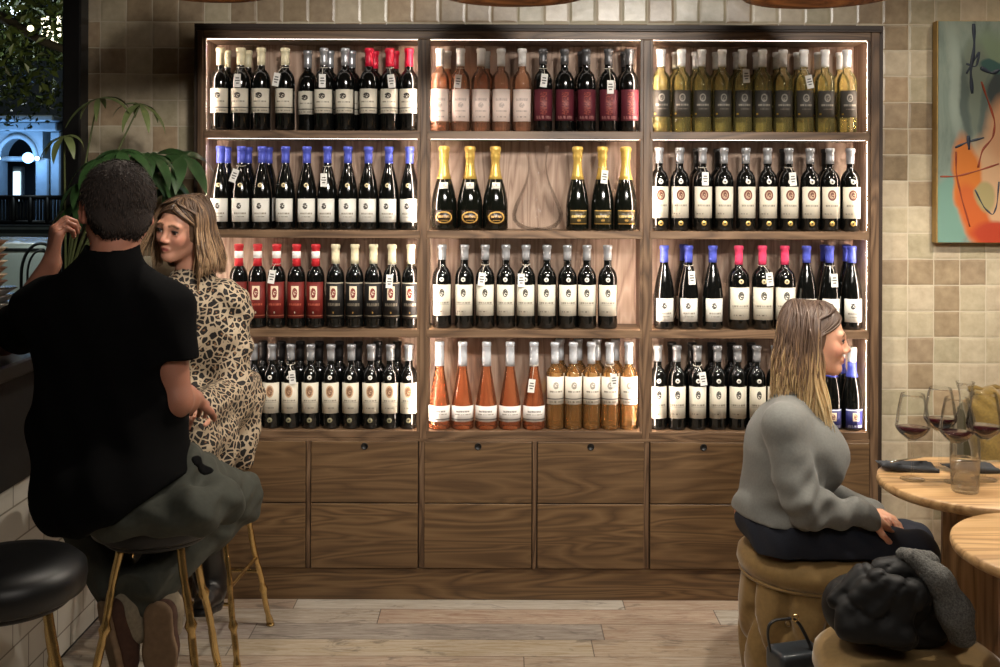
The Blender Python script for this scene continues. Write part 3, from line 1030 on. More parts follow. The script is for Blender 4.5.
def thin_glass(name, tint=(.992, .995, .992, 1), amount=.5):
    t = NT(name)
    tr = t.n('ShaderNodeBsdfTransparent'); tr.inputs[0].default_value = tint
    gl = t.n('ShaderNodeBsdfGlossy'); gl.inputs['Roughness'].default_value = .02
    fr = t.n('ShaderNodeFresnel'); fr.inputs[0].default_value = 1.22
    mx = t.n('ShaderNodeMixShader')
    t.l(t.math('MULTIPLY', fr.outputs[0], amount), mx.inputs[0]); t.l(tr.outputs[0], mx.inputs[1]); t.l(gl.outputs[0], mx.inputs[2])
    t.l(mx.outputs[0], t.out.inputs[0])
    return t.m


M['crystal'] = thin_glass('crystal_glass')
outer = [(0, .004), (.045, .0), (.082, .01), (.106, .038), (.108, .062), (.098, .096), (.076, .14), (.056, .18), (.044, .215), (.039, .25), (.042, .282), (.052, .318)]
prof = outer + [(r - .0022, z) for r, z in outer[::-1][:-1]] + [(0, .0065)]
d = MB()
d.lathe(prof, 40)
d.v = [(x * .93, y * .78, z + (x * .30 if z > .2 else 0) * ((z - .2) / .118 if z > .2 else 0)) for x, y, z in d.v]
M['decanter_crystal'] = thin_glass('decanter_crystal', (.99, .99, .99, 1), .42)
d.build('decanter_glass', M['decanter_crystal'], dec, world=False)
# ================================================================== furniture
M['oak_top'] = wood('table_oak', srgb(150, 112, 70), srgb(190, 150, 102), srgb(212, 174, 126), 'X', .8, .38, bump=.05)
M['oak_base'] = wood('table_oak_base', srgb(112, 82, 52), srgb(150, 114, 76), srgb(176, 138, 96), 'Z', .8, .5)
M['velvet'] = plain('olive_velvet', srgb(140, 112, 66), .8, noise=.05, nscale=60, Sheen_Weight=.6, Sheen_Roughness=.35)
M['brass'] = plain('brass', srgb(214, 184, 126), .24, 1.0, noise=.04)
M['leather'] = plain('black_leather', srgb(18, 18, 19), .42, noise=.05, nscale=90, bump=.08)
M['bag_leather'] = plain('bag_leather', srgb(44, 50, 56), .36, noise=.05, nscale=120, bump=.08)
M['red_wine'] = plain('red_wine', srgb(52, 8, 16), .06, noise=.02)
M['napkin'] = plain('charcoal_napkin', srgb(58, 60, 64), .9, noise=.06, nscale=150, bump=.15)
M['steel'] = plain('steel', srgb(200, 198, 194), .22, 1.0, noise=.02)
M['water'] = thin_glass('water_clear', (.985, .99, .99, 1), .8)
TABLE_Z = .74


def round_table(name, label, c, r, group):
    t = thing(name, label, 'table', (c[0], c[1], 0), 0, group)
    m = MB()
    m.lathe([(0, TABLE_Z - .030), (r - .012, TABLE_Z - .030), (r - .003, TABLE_Z - .024), (r, TABLE_Z - .015), (r - .0015, TABLE_Z - .004), (r - .006, TABLE_Z), (0, TABLE_Z)], 72)
    m.build('tabletop', M['oak_top'], t, world=False)
    m = MB()
    m.lathe([(.13, .02), (.105, .06), (.092, .3), (.092, TABLE_Z - .030)], 10, smooth=False)
    m.build('pedestal', M['oak_base'], t, world=False)
    m = MB()
    m.lathe([(0, 0), (.155, 0), (.16, .006), (.16, .018), (.15, .024), (0, .024)], 48)
    m.build('foot_plate', M['oak_base'], t, world=False)
    return t


T1, T2 = (1.386, 3.03), (1.372, 2.472)
round_table('bistro_table', 'round oak pedestal table carrying the wine glasses, beside the tiled wall', T1, .270, 'round oak tables')
round_table('bistro_table', 'bare round oak table nearest the camera, at the lower right corner', T2, .276, 'round oak tables')


# ---- wine glasses
def wine_glass(label, px, py, level, H=.245, rot=0):
    Yg = F * (EYE - TABLE_Z) / (py - HY)
    g = thing('wine_glass', label, 'wine glass', ((px - HX) * Yg / F, Yg, TABLE_Z + .0008), 0, 'red wine glasses on the round table')
    k = H / .245
    out = [(0, .0012), (.034, 0), (.0345, .0012), (.03, .0026), (.012, .005), (.0046, .010), (.0036, .02), (.0034, .07), (.0036, .098), (.0052, .108)]
    bowl = [(.0052, .108), (.018, .116), (.036, .131), (.0455, .143), (.0485, .151), (.0478, .158), (.0455, .175), (.041, .203), (.0355, .232), (.0325, .2445)]
    inner = [(r - .0009, z + .0008) for r, z in bowl[1:]][::-1]
    m = MB()
    m.lathe([(r * k, z * k) for r, z in out + bowl[1:] + inner + [(0, .1115)]], 36)
    m.build('glass_bowl', M['crystal'], g, world=False)
    lv = level
    pr = [(0, .1125), (.014, .1160)]
    for r, z in bowl[2:]:
        if z < lv: pr.append((r - .0016, z + .001))
    rr = None
    for (r0, z0), (r1, z1) in zip(bowl, bowl[1:]):
        if z0 <= lv <= z1: rr = r0 + (r1 - r0) * (lv - z0) / (z1 - z0)
    pr += [(rr - .0016, lv), (0, lv)]
    m = MB(); m.lathe([(r * k, z * k) for r, z in pr], 32); m.build('red_wine', M['red_wine'], g, world=False)
    return g


wine_glass('red wine glass beside the folded napkin, at the table edge by the woman in grey', 913.5, 478, .1485, .25)
wine_glass('red wine glass farthest back, between the edge glass and the carafe', 941, 467, .150, .245)
wine_glass('red wine glass behind the water tumbler, in the middle of the table', 957.5, 481, .146, .245)
wine_glass('red wine glass at the right of the table, before the mustard cushion', 985, 478, .150, .255)


def on_table(px, py):
    Yg = F * (EYE - TABLE_Z) / (py - HY)
    return ((px - HX) * Yg / F, Yg, TABLE_Z + .0008)


# ---- tumbler
tm = thing('water_tumbler', 'short clear water tumbler standing in front of the wine glasses', 'glass', on_table(966, 490))
m = MB(); m.lathe([(0, .0), (.034, .0), (.0365, .003), (.0405, .092), (.0392, .092), (.0352, .010), (.02, .012), (0, .0125)], 32); m.build('tumbler_glass', M['crystal'], tm, world=False)
m = MB(); m.lathe([(0, .0132), (.0345, .0132), (.0372, .05), (0, .05)], 28); m.build('water', M['water'], tm, world=False)

# ---- carafe
cf = thing('water_carafe', 'clear glass water carafe with flared lip at the back of the table', 'carafe', on_table(966, 461))
m = MB()
oc = [(0, 0), (.04, 0), (.044, .004), (.045, .05), (.041, .10), (.028, .145), (.0185, .175), (.017, .195), (.021, .225), (.029, .25)]
m.lathe(oc + [(r - .002, z) for r, z in oc[::-1][:-1]] + [(0, .006)], 32); m.build('carafe_glass', M['crystal'], cf, world=False)


# ---- napkins with cutlery
def napkin(label, c, rz, s=1.0):
    n = thing('folded_napkin', label, 'napkin', c, rz, 'napkins with cutlery')
    nx, ny = 22, 12
    vs, fs = [], []
    for side in (0, 1):
        for i in range(nx + 1):
            for j in range(ny + 1):
                u, v = i / nx, j / ny
                x = (u - .5) * .165 * s; y = (v - .5) * .085 * s
                lift = .012 + .020 * (1 - u) ** 3 * (.6 + .4 * math.cos(v * 3)) + .005 * math.sin(v * 6.3 + u * 2)
                if side: lift = .001 + .020 * (1 - u) ** 4 * .6
                e = min(u, 1 - u, v, 1 - v)
                z = lift if not side else lift
                if e < .05 and not side: z = lift * .6 + .002
                vs.append((x, y, max(z, .0005)))
    N = (nx + 1) * (ny + 1)
    def ix(i, j, s_): return s_ * N + i * (ny + 1) + j
    for i in range(nx):
        for j in range(ny):
            fs.append((ix(i, j, 0), ix(i + 1, j, 0), ix(i + 1, j + 1, 0), ix(i, j + 1, 0)))
            fs.append((ix(i, j, 1), ix(i, j + 1, 1), ix(i + 1, j + 1, 1), ix(i + 1, j, 1)))
    for i in range(nx):
        for j in (0, ny):
            q = (ix(i, j, 0), ix(i, j, 1), ix(i + 1, j, 1), ix(i + 1, j, 0)); fs.append(q if j == 0 else q[::-1])
    for j in range(ny):
        for i in (0, nx):
            q = (ix(i, j, 0), ix(i, j + 1, 0), ix(i, j + 1, 1), ix(i, j, 1)); fs.append(q if i == 0 else q[::-1])
    m = MB(); m.add(vs, fs, smooth=True); m.build('napkin_cloth', M['napkin'], n, world=False)
    return n


def knife(label, c, rz, tilt=0.0):
    k = thing('table_knife', label, 'knife', c, rz, 'knives lying on the napkins')
    k.rotation_euler = (0, tilt, rz)
    m = MB(); m.tube([(-.085, 0, .004), (-.05, 0, .0045), (.0, 0, .004)], [.0045, .0055, .0035], 8, flat=.55); m.build('handle', M['steel'], k, world=False)
    m = MB(); m.prism([(.0, -.004), (.06, -.0075), (.085, -.004), (.09, .002), (.085, .005), (.0, .004)], .003, .0046); m.build('blade', M['steel'], k, world=False)


c = on_table(892, 467); napkin('charcoal napkin folded at the left edge of the round table', (c[0] + .046, c[1] - .006, c[2]), -.1)
knife('knife lying on the charcoal napkin at the left table edge', (c[0] + .044, c[1] - .016, TABLE_Z + .029), .62, .05)
c = on_table(970, 470); napkin('charcoal napkin folded at the back edge of the round table', (c[0] + .012, c[1] + .01, c[2]), .08, .95)
knife('knife lying on the charcoal napkin at the back table edge', (c[0] + .02, c[1] - .005, TABLE_Z + .029), .2, .05)


# ---- tufted poufs
def pouf(label, c, R, H, group):
    t = thing('tufted_pouf', label, 'pouf', (c[0], c[1], 0), 0, group)
    n, nz = 96, 40
    k = 10
    vs, fs = [], []
    zt = H - .085
    for j in range(nz + 1):
        z = .03 + (zt - .03) * j / nz
        v = j / nz
        for i in range(n):
            a = 2 * math.pi * i / n
            # diamond tufting: two rows of buttons, creases between them
            d = 1e9
            for row, zz in enumerate((.24, .66)):
                for q in range(k):
                    aa = 2 * math.pi * (q + .5 * row) / k
                    da = (a - aa + math.pi) % (2 * math.pi) - math.pi
                    d = min(d, math.hypot(da * R, (v - zz) * (zt - .03)))
            # creases run from each button straight up or down and diagonally to the other row
            cr = 1e9
            for q in range(k):
                a0 = 2 * math.pi * q / k; a1 = 2 * math.pi * (q + .5) / k; a2 = 2 * math.pi * (q - .5) / k
                if .24 <= v <= .66:
                    f_ = (v - .24) / .42
                    for b_ in (a1, a2):
                        ac = a0 + ((b_ - a0 + math.pi) % (2 * math.pi) - math.pi) * f_
                        da = (a - ac + math.pi) % (2 * math.pi) - math.pi
                        cr = min(cr, abs(da) * R * .75)
                elif v < .24:
                    da = (a - a0 + math.pi) % (2 * math.pi) - math.pi; cr = min(cr, abs(da) * R)
                else:
                    da = (a - a1 + math.pi) % (2 * math.pi) - math.pi; cr = min(cr, abs(da) * R)
            r = R + .014 * math.sin(math.pi * v) - .030 * math.exp(-(cr / .017) ** 2) - .024 * math.exp(-(d / .02) ** 2)
            vs.append((r * math.cos(a), r * math.sin(a), z))
    for j in range(nz):
        for i in range(n):
            i2 = (i + 1) % n
            fs.append((j * n + i, j * n + i2, (j + 1) * n + i2, (j + 1) * n + i))
    fs.append(tuple(range(n))[::-1]); fs.append(tuple(range(nz * n, (nz + 1) * n)))
    m = MB(); m.add(vs, fs, smooth=True); body = m.build('tufted_side', M['velvet'], t, world=False)
    for row, zz in enumerate((.24, .66)):
        for q in range(k):
            aa = 2 * math.pi * (q + .5 * row) / k
            rr = R - .034 + .014 * math.sin(math.pi * zz)
            mm = MB()
            mm.lathe([(0, .006), (.006, .0045), (.0085, .001), (.006, -.002)], 10, M=Matrix.Rotation(aa, 4, 'Z') @ Matrix.Translation((rr, 0, .03 + (zt - .03) * zz)) @ Matrix.Rotation(math.pi / 2, 4, 'Y'))
            mm.build('button', M['velvet'], body, world=False)
    m = MB()
    m.lathe([(0, H - .088), (R - .02, H - .088), (R + .006, H - .080), (R + .016, H - .055), (R + .012, H - .026), (R - .012, H - .008), (R - .06, H), (0, H + .006)], 72)
    m.build('seat_pad', M['velvet'], t, world=False)
    m = MB()
    m.tube([((R + .004) * math.cos(a), (R + .004) * math.sin(a), H - .087) for a in [i * 2 * math.pi / 72 for i in range(72)]], .0055, 6, closed=True)
    m.build('piping', M['velvet'], t, world=False)
    m = MB(); m.lathe([(0, 0), (R - .03, 0), (R - .03, .035), (0, .035)], 40); m.build('plinth_ring', M['black'], t, world=False)
    return t


PF1 = (1.005, 3.36); PF2 = (1.025, 2.60)
pouf('olive velvet tufted pouf under the seated woman in grey', PF1, .215, .445, 'olive velvet poufs')
pouf('olive velvet tufted pouf with the black coat on it', PF2, .215, .445, 'olive velvet poufs')


# ---- bar stools: round black seat on four bamboo-jointed brass legs
def bar_stool(label, c, rz, group, zs=.765):
    t = thing('bar_stool', label, 'bar stool', (c[0], c[1], 0), rz, group)
    m = MB()
    R = .166
    m.lathe([(0, zs - .085), (R - .02, zs - .085), (R - .004, zs - .075), (R, zs - .05), (R - .002, zs - .025), (R - .02, zs - .008), (R - .07, zs), (0, zs + .002)], 56)
    seat = m.build('seat', M['leather'], t, world=False)
    m = MB(); m.lathe([(0, zs - .1), (.13, zs - .1), (.135, zs - .095), (.135, zs - .084), (0, zs - .084)], 40); m.build('seat_plate', M['black'], t, world=False)
    tops, feet = [], []
    for k in range(4):
        a = math.pi / 4 + k * math.pi / 2
        p0 = Vector((.105 * math.cos(a), .105 * math.sin(a), zs - .098)); p1 = Vector((.255 * math.cos(a), .255 * math.sin(a), .008))
        tops.append(p0); feet.append(p1)
        pts, rs = [], []
        for i in range(41):
            f_ = i / 40
            ph = (f_ * 6.0 + .2) % 1.0
            sp = min(ph, 1 - ph)
            wob = Vector((math.sin(f_ * 19 + k), math.cos(f_ * 17 + k * 2), 0)) * .0016
            pts.append(p0.lerp(p1, f_) + wob)
            rs.append(.0104 + .0062 * math.exp(-(sp / .030) ** 2) - .0016 * math.exp(-((sp - .1) / .05) ** 2))
        rs[-1] = .013; rs[-2] = .013
        m = MB(); m.tube(pts, rs, 10)
        leg = m.build('leg', M['brass'], t, world=False)
        m = MB(); m.lathe([(0, 0), (.015, 0), (.015, .007), (0, .009)], 12, c=(p1.x, p1.y, 0)); m.build('foot_cap', M['brass'], leg, world=False)
    for k in range(4):
        a0 = tops[k].lerp(feet[k], .70); a1 = tops[(k + 1) % 4].lerp(feet[(k + 1) % 4], .70)
        if k % 2: a0 = tops[k].lerp(feet[k], .62); a1 = tops[(k + 1) % 4].lerp(feet[(k + 1) % 4], .62)
        pts = [a0.lerp(a1, i / 20) for i in range(21)]
        rs = [.0062 + .0024 * math.exp(-((((i / 20 * 3 + .5) % 1) - .5) / .08) ** 2) for i in range(21)]
        m = MB(); m.tube(pts, rs, 8); m.build('foot_rail', M['brass'], t, world=False)
    return t


ST_MAN = (-.905, 2.75); ST_WOM = (-1.02, 3.6); ST_FRONT = (-1.09, 2.31)
bar_stool('brass-legged bar stool under the man in black', ST_MAN, .12, 'brass bar stools')
bar_stool('brass-legged bar stool under the woman in leopard print, by the cabinet', ST_WOM, -.08, 'brass bar stools')
bar_stool('empty brass-legged bar stool with round black seat, at the lower left corner', ST_FRONT, .5, 'brass bar stools')

# ---- bar counter
M['bar_tile'] = NT('bar_white_tile')
t_ = M['bar_tile']; co_ = t_.coord()
br = t_.n('ShaderNodeTexBrick'); br.inputs['Scale'].default_value = 1.0
br.inputs['Color1'].default_value = srgb(216, 212, 202); br.inputs['Color2'].default_value = srgb(196, 190, 178); br.inputs['Mortar'].default_value = srgb(130, 122, 108)
br.inputs['Brick Width'].default_value = .21; br.inputs['Row Height'].default_value = .105; br.inputs['Mortar Size'].default_value = .003
sp_ = t_.n('ShaderNodeSeparateXYZ'); t_.l(co_, sp_.inputs[0]); cb_ = t_.n('ShaderNodeCombineXYZ')
t_.l(sp_.outputs[1], cb_.inputs[0]); t_.l(sp_.outputs[2], cb_.inputs[1]); t_.l(cb_.outputs[0], br.inputs['Vector'])
t_.base(br.outputs[0]); t_.set(Roughness=.3); t_.bump(br.outputs[1], -.3, .003)
M['bar_tile'] = t_.m
M['bar_top'] = plain('bar_top_black', srgb(26, 24, 24), .3)
M['bar_band'] = plain('bar_dark_band', srgb(34, 32, 31), .5)
bar = thing('bar_counter', 'dark-topped bar counter with white tiled front along the window side', 'bar counter', (-1.75, 3.0, 0))
b = MB(); b.box(-2.05, -1.45, 1.6, 3.86, .03, .70); b.build('tiled_front', M['bar_tile'], bar)
b = MB(); b.box(-2.04, -1.44, 1.6, 3.86, .70, 1.055); b.build('upper_band', M['bar_band'], bar)
b = MB(); b.box(-2.1, -1.34, 1.55, 3.92, 1.055, 1.10, bev=.006); b.build('countertop', M['bar_top'], bar)
b = MB(); b.box(-2.0, -1.47, 1.6, 3.84, 0, .03); b.build('kick_plate', M['black'], bar)

# ---- things on the bar
M['bowl_brown'] = plain('bowl_brown', srgb(120, 84, 62), .5); M['bowl_beige'] = plain('bowl_beige', srgb(206, 186, 158), .45); M['china'] = plain('white_china', srgb(222, 222, 218), .2)
sx, sy = (-9 - HX) * 3.35 / F, 3.35
for i in range(7):
    mat = M['bowl_beige'] if i % 2 else M['bowl_brown']
    o = thing('tasting_bowl', f'small {"beige" if i % 2 else "brown"} bowl stacked on the bar, {ORD[i]} from the bottom', 'bowl', (sx, sy, 1.262 + i * .0215), .3 * i, 'bowls stacked on the bar')
    m = MB(); m.lathe([(0, .002), (.026, 0), (.03, .003), (.046, .018), (.049, .0205), (.046, .0205), (.030, .006), (0, .005)], 28)
    m.build('bowl_body', mat, o, world=False)
    m = MB(); m.lathe([(.0492, .0185), (.0505, .0195), (.0492, .0210)], 28); m.build('rim_band', mat, o, world=False)
for i in range(7):
    o = thing('white_plate', f'white side plate stacked on the bar under the bowls, {ORD[i]} from the bottom', 'plate', (sx, sy, 1.101 + i * .0228), 0, 'plates stacked on the bar')
    m = MB(); m.lathe([(0, .003), (.045, 0), (.052, .004), (.075, .019), (.078, .0215), (.074, .0215), (.05, .008), (0, .007)], 36)
    m.build('plate_body', M['china'], o, world=False)
    m = MB(); m.lathe([(.0782, .0195), (.0792, .0208), (.0778, .0222)], 36); m.build('rim', M['steel'], o, world=False)

ob = copy_tree(PROTO['mid_silver'])
for ch in list(ob.children):
    if ch.name.startswith(('price_tag', 'capsule', 'medallion')):
        for g_ in list(ch.children): bpy.data.objects.remove(g_)
        bpy.data.objects.remove(ch)
ob.location = (-1.378, 3.872, 1.1005); ob.rotation_euler = (0, 0, .2)
ob['label'] = 'open dark wine bottle standing on the end of the bar beside the plant'
ob['group'] = 'bottle on the bar'

# ---- bench and cushion along the tiled wall
M['bench_velvet'] = plain('bench_velvet', srgb(92, 84, 56), .85, noise=.05, Sheen_Weight=.3)
M['cushion'] = plain('mustard_cushion', srgb(128, 102, 42), .85, noise=.1, nscale=120, bump=.3, Sheen_Weight=.4)
bn = thing('upholstered_bench', 'olive upholstered bench against the tiled wall behind the table', 'bench', (2.45, 3.98, 0))
b = MB(); b.box(1.82, 3.2, 3.78, 4.2, .001, .36, bev=.01); b.build('bench_base', M['oak_base'], bn)
b = MB(); b.box(1.81, 3.2, 3.75, 4.205, .36, .46, bev=.03); b.build('seat_cushion', M['bench_velvet'], bn)
b = MB(); b.box(1.84, 3.2, 4.09, 4.21, .462, .74, bev=.03); b.build('backrest', M['bench_velvet'], bn)
cu = thing('knit_cushion', 'mustard velvet cushion with gathered edge resting on the bench', 'cushion', (1.98, 3.98, .463))
Rc = np.array(Matrix.Rotation(math.radians(12), 3, 'Z') @ Matrix.Rotation(math.radians(-14), 3, 'X'))
fn = union([(rbox((1.995, 3.965, .648), (.215, .075, .182), .07, Rc), 0)])
fn2 = fold(fn, lambda Q: .010 * np.sin(Q[:, 0] * 95 + 3 * np.sin(Q[:, 2] * 40)) * np.clip((Q[:, 2] - .73) / .1, 0, 1) + .003 * np.sin(Q[:, 2] * 60 + Q[:, 0] * 30))
solid('cushion_cover', fn2, (1.70, 3.8, .44), (2.3, 4.12, .92), .009, M['cushion'], cu)
b = MB(); b.tube([tuple(np.array([1.995, 3.965, .648]) + Rc @ np.array([x, -.0, z])) for x, z in [(-.2 + .4 * i / 14, .180 + .006 * math.sin(i * 2.1)) for i in range(15)]], .012, 7); b.build('gathered_edge', M['cushion'], cu)

# ---- painting
pt = thing('abstract_picture', 'unframed canvas painting of an abstract figure in orange and pale green', 'painting', (2.3, 4.19, 1.82))
M['canvas_edge'] = plain('canvas_edge_gilt', srgb(186, 150, 84), .5)
zt, zb_ = EYE - (20 - HY) * 4.19 / F, EYE - (241 - HY) * 4.19 / F
X0, X1 = (937 - HX) * 4.165 / F, 2.85
t = NT('canvas_paint')
co_ = t.coord()
wob = t.noise(t.mapping(co_, (1, 1, 1)), 6, 3)
sp = t.n('ShaderNodeSeparateXYZ'); t.l(co_, sp.inputs[0])
# the object's origin is the painting's base point; x, z in metres
xw = t.math('ADD', sp.outputs[0], t.math('MULTIPLY', t.math('SUBTRACT', wob.outputs[0], .5), .06))
zw = t.math('ADD', sp.outputs[2], t.math('MULTIPLY', t.math('SUBTRACT', t.noise(t.mapping(co_, (1, 1, 1), (3, 1, 2)), 5, 3).outputs[0], .5), .07))
wash = t.noise(t.mapping(co_, (5, 1, 1.6)), 2.2, 5, .65, .8)
c = t.ramp(wash.outputs[0], [(.25, srgb(92, 104, 96)), (.5, srgb(126, 140, 128)), (.75, srgb(150, 158, 142))])
def pp(px, py): return ((px - HX) * 4.165 / F - 2.3, EYE - (py - HY) * 4.165 / F - 1.82)
def blob(c, px, py, rx, ry, col, soft=.15, rot=0.0):
    x, z = pp(px, py); k = 4.165 / F
    dx = t.math('SUBTRACT', xw, x); dz = t.math('SUBTRACT', zw, z)
    cs, sn = math.cos(rot), math.sin(rot)
    a_ = t.math('DIVIDE', t.math('ADD', t.math('MULTIPLY', dx, cs), t.math('MULTIPLY', dz, sn)), rx * k)
    b_ = t.math('DIVIDE', t.math('SUBTRACT', t.math('MULTIPLY', dz, cs), t.math('MULTIPLY', dx, sn)), ry * k)
    d = t.math('ADD', t.math('POWER', a_, 2), t.math('POWER', b_, 2))
    mr = t.n('ShaderNodeMapRange'); mr.inputs[1].default_value = 1 + soft; mr.inputs[2].default_value = 1 - soft
    t.l(d, mr.inputs[0])
    return t.mix(mr.outputs[0], c, col)
c = blob(c, 948, 215, 20, 40, srgb(112, 148, 134))
c = blob(c, 990, 70, 26, 40, srgb(120, 138, 112), .4)
c = blob(c, 978, 88, 16, 50, srgb(112, 122, 108), .3, .1)
c = blob(c, 966, 100, 5, 46, srgb(84, 96, 90), .6, .1)
c = blob(c, 984, 112, 4, 34, srgb(86, 98, 92), .6, -.1)
c = blob(c, 955, 80, 6, 54, srgb(150, 162, 150), .7, .05)
c = blob(c, 1004, 190, 46, 62, srgb(198, 158, 120), .3)
c = blob(c, 968, 185, 15, 52, srgb(200, 112, 36), .3, .12)
c = blob(c, 974, 215, 14, 34, srgb(192, 92, 34), .35, .3)
c = blob(c, 996, 232, 26, 12, srgb(172, 58, 28), .35)
c = blob(c, 986, 196, 11, 16, srgb(160, 146, 100), .3)
c = blob(c, 1004, 92, 16, 26, srgb(58, 66, 66), .2)
c = blob(c, 992, 66, 14, 7, srgb(54, 88, 84), .3, -.2)
c = blob(c, 1010, 130, 24, 36, srgb(192, 144, 106), .4)
t.base(c); t.set(Roughness=.55); t.bump(wash.outputs[0], .15, .003)
b = MB(); b.box(X0 + .004, X1, 4.165, 4.168, zb_ + .002, zt - .002); b.build('painted_canvas', t.m, pt)
b = MB(); b.box(X0, X1 + .004, 4.1682, 4.212, zb_, zt); b.build('stretcher_edge', M['canvas_edge'], pt)
M['ink_blue'] = plain('paint_ink', srgb(44, 52, 66), .5, noise=.1)
M['ink_red'] = plain('paint_rust', srgb(140, 60, 34), .5, noise=.1)
def stroke(pts, w, mat, nm):
    ps = [np.array(P(x, y, 4.165)) for x, y in pts]
    out = []
    for i in range(len(ps) - 1):
        for k_ in range(6):
            out.append(ps[i] + (ps[i + 1] - ps[i]) * k_ / 6)
    out.append(ps[-1])
    for _ in range(3):
        out = [out[0]] + [(out[i - 1] + 2 * out[i] + out[i + 1]) / 4 for i in range(1, len(out) - 1)] + [out[-1]]
    kk = 4.165 / F
    m = MB(); m.tube([(p[0], 4.1648, p[2]) for p in out], [w * 1.15 * kk * (.75 + .25 * math.sin(.9 * i)) for i in range(len(out))], 6, flat=1.0)
    m.v = [(x, 4.1648 + (y - 4.1648) * .12, z) for x, y, z in m.v]
    m.build(nm, mat, pt)
stroke([(973, 22), (974, 45), (970, 70), (972, 92)], 2.0, M['ink_blue'], 'brush_line')
stroke([(966, 72), (974, 58), (980, 48), (976, 66), (966, 62)], 1.2, M['ink_blue'], 'brush_line')
stroke([(980, 66), (992, 72), (999, 68)], 2.2, M['ink_blue'], 'brush_line')
stroke([(981, 80), (988, 100), (995, 120), (993, 136), (982, 148), (978, 166)], 1.2, M['ink_red'], 'brush_line')
stroke([(955, 146), (968, 140), (984, 136)], 1.3, M['ink_blue'], 'brush_line')
stroke([(968, 134), (969, 148)], 2.0, M['ink_blue'], 'brush_line')
stroke([(940, 175), (956, 175), (975, 170), (999, 162)], 1.0, M['ink_red'], 'brush_line')
stroke([(975, 188), (984, 206), (993, 214), (997, 204), (999, 180)], .9, M['ink_blue'], 'brush_line')
stroke([(956, 150), (956, 172), (962, 198), (970, 225)], 1.0, M['ink_red'], 'brush_line')


# ---- pendants
M['rattan'] = wood('pendant_wood', srgb(84, 52, 28), srgb(128, 84, 50), srgb(156, 108, 68), 'X', 1.0, .5)
M['bulb'] = emissive('bulb_glow', (1.0, .80, .55, 1), 24.0)
M['cable'] = plain('black_cable', srgb(18, 18, 18), .6)
def pendant(label, px, hw, ybot, Yp):
    # lowest visible point is the far rim of the opening
    r = hw * Yp / F
    z = EYE + (HY - ybot) * (Yp + r) / F
    t = thing('pendant_lamp', label, 'pendant lamp', ((px - HX) * Yp / F, Yp, z), 0, 'wooden pendant lamps')
    pr = [(r, 0), (r * .985, .02), (r * .9, .075), (r * .7, .14), (r * .42, .19), (r * .16, .215), (.03, .22)]
    m = MB(); m.lathe(pr + [(a - .008 if a > .03 else a - .008, b_ - .007 if b_ > 0 else 0) for a, b_ in pr[::-1]] + [(r, 0)], 56, caps=False); m.build('lamp_shade', M['rattan'], t, world=False)
    m = MB(); m.tube([(0, 0, .2), (0, 0, 3.05 - z)], .004, 8); m.build('cord', M['cable'], t, world=False)
    m = MB(); m.lathe([(0, .215), (.022, .215), (.022, .16), (.018, .155), (0, .155)], 18); m.build('lamp_socket', M['black'], t, world=False)
    m = MB(); m.lathe([(0, .085), (.016, .09), (.027, .105), (.029, .118), (.02, .145), (.014, .156), (0, .156)], 20); m.build('bulb', M['bulb'], t, world=False)
    return t
PEND = [(206, 64, 4), (514, 76, 7), (820, 76, 8), (1128, 76, 9)]  # last lamp is added out of view to brighten the right wall
for (px, hw, yb), nm in zip(PEND, ('wooden dome pendant lamp over the bar stools', 'wooden dome pendant lamp above the middle bay', 'wooden dome pendant lamp above the right bay', 'added out-of-view wooden dome pendant lamp above the round tables')):
    po = pendant(nm, px, hw, yb, 3.15)
    ld = bpy.data.lights.new('pendant_light', 'SPOT'); ld.energy = {206: 17, 514: 40, 820: 44, 1128: 60}[px]; ld.color = (1.0, .91, .78); ld.spot_size = math.radians(138); ld.spot_blend = .55; ld.shadow_soft_size = .03
    lo = bpy.data.objects.new('pendant_light', ld); COL.objects.link(lo); lo.location = po.location + Vector((0, 0, .03))

# ---- coat on the pouf
cpos = (PF2[0], PF2[1], .446)
coat = thing('folded_coat', 'black padded coat with grey knit lining dropped on the near pouf', 'coat', cpos)
M['coat'] = plain('black_coat', srgb(13, 13, 14), .6, noise=.06, nscale=40, bump=.15, Specular_IOR_Level=.35)
M['knit'] = plain('grey_knit', srgb(92, 91, 88), .95, noise=.24, nscale=230, bump=.9)
Yc = 2.60
def C(px, py, dy=0.0): return P(px, py, Yc + dy)
body = union([rc(C(856, 606, .02), C(905, 592, .02), .078, .085), rc(C(905, 592, .04), C(934, 610, .05), .085, .065), rc(C(872, 622), C(930, 626), .055, .05),
              (rc(C(884, 572, -.02), C(912, 570, .0), .036, .040), .012), (rc(C(838, 600, -.06), C(866, 574, -.05), .022, .030), .012), (rc(C(846, 612, -.09), C(880, 580, -.10), .024, .030), .012),
              (rc(C(866, 618, -.11), C(898, 588, -.11), .026, .032), .012), (rc(C(890, 622, -.11), C(915, 592, -.10), .030, .036), .014),
              (rc(C(848, 626, -.10), C(905, 634, -.12), .030, .034), .016), (rc(C(860, 606, .08), C(925, 605, .08), .06, .06), .03)], .02)
def coat_folds(Q):
    o_ = C(902, 556)
    x, y, z = Q[:, 0] - o_[0], Q[:, 1] - o_[1], Q[:, 2] - o_[2]
    ang = np.arctan2(z, -x + .02); rad = np.sqrt(x * x + z * z)
    ph = ang * 5.0 + 1.2 * np.sin(rad * 34 + y * 20) + 5 * y
    crease = (1 - np.abs(np.sin(ph))) ** 4
    ph2 = rad * 46 + 1.6 * np.sin(ang * 4 + y * 16)
    return (.0075 * crease + .0015 * (1 - np.abs(np.sin(ph2))) ** 4) * np.clip(rad / .05, 0, 1) - .002
body = fold(body, coat_folds)
body = inter(body, half((0, 0, .4525), (0, 0, -1)), .02)
solid('coat_body', body, (.74, 2.3, .43), (1.26, 2.9, .74), .0058, M['coat'], coat)
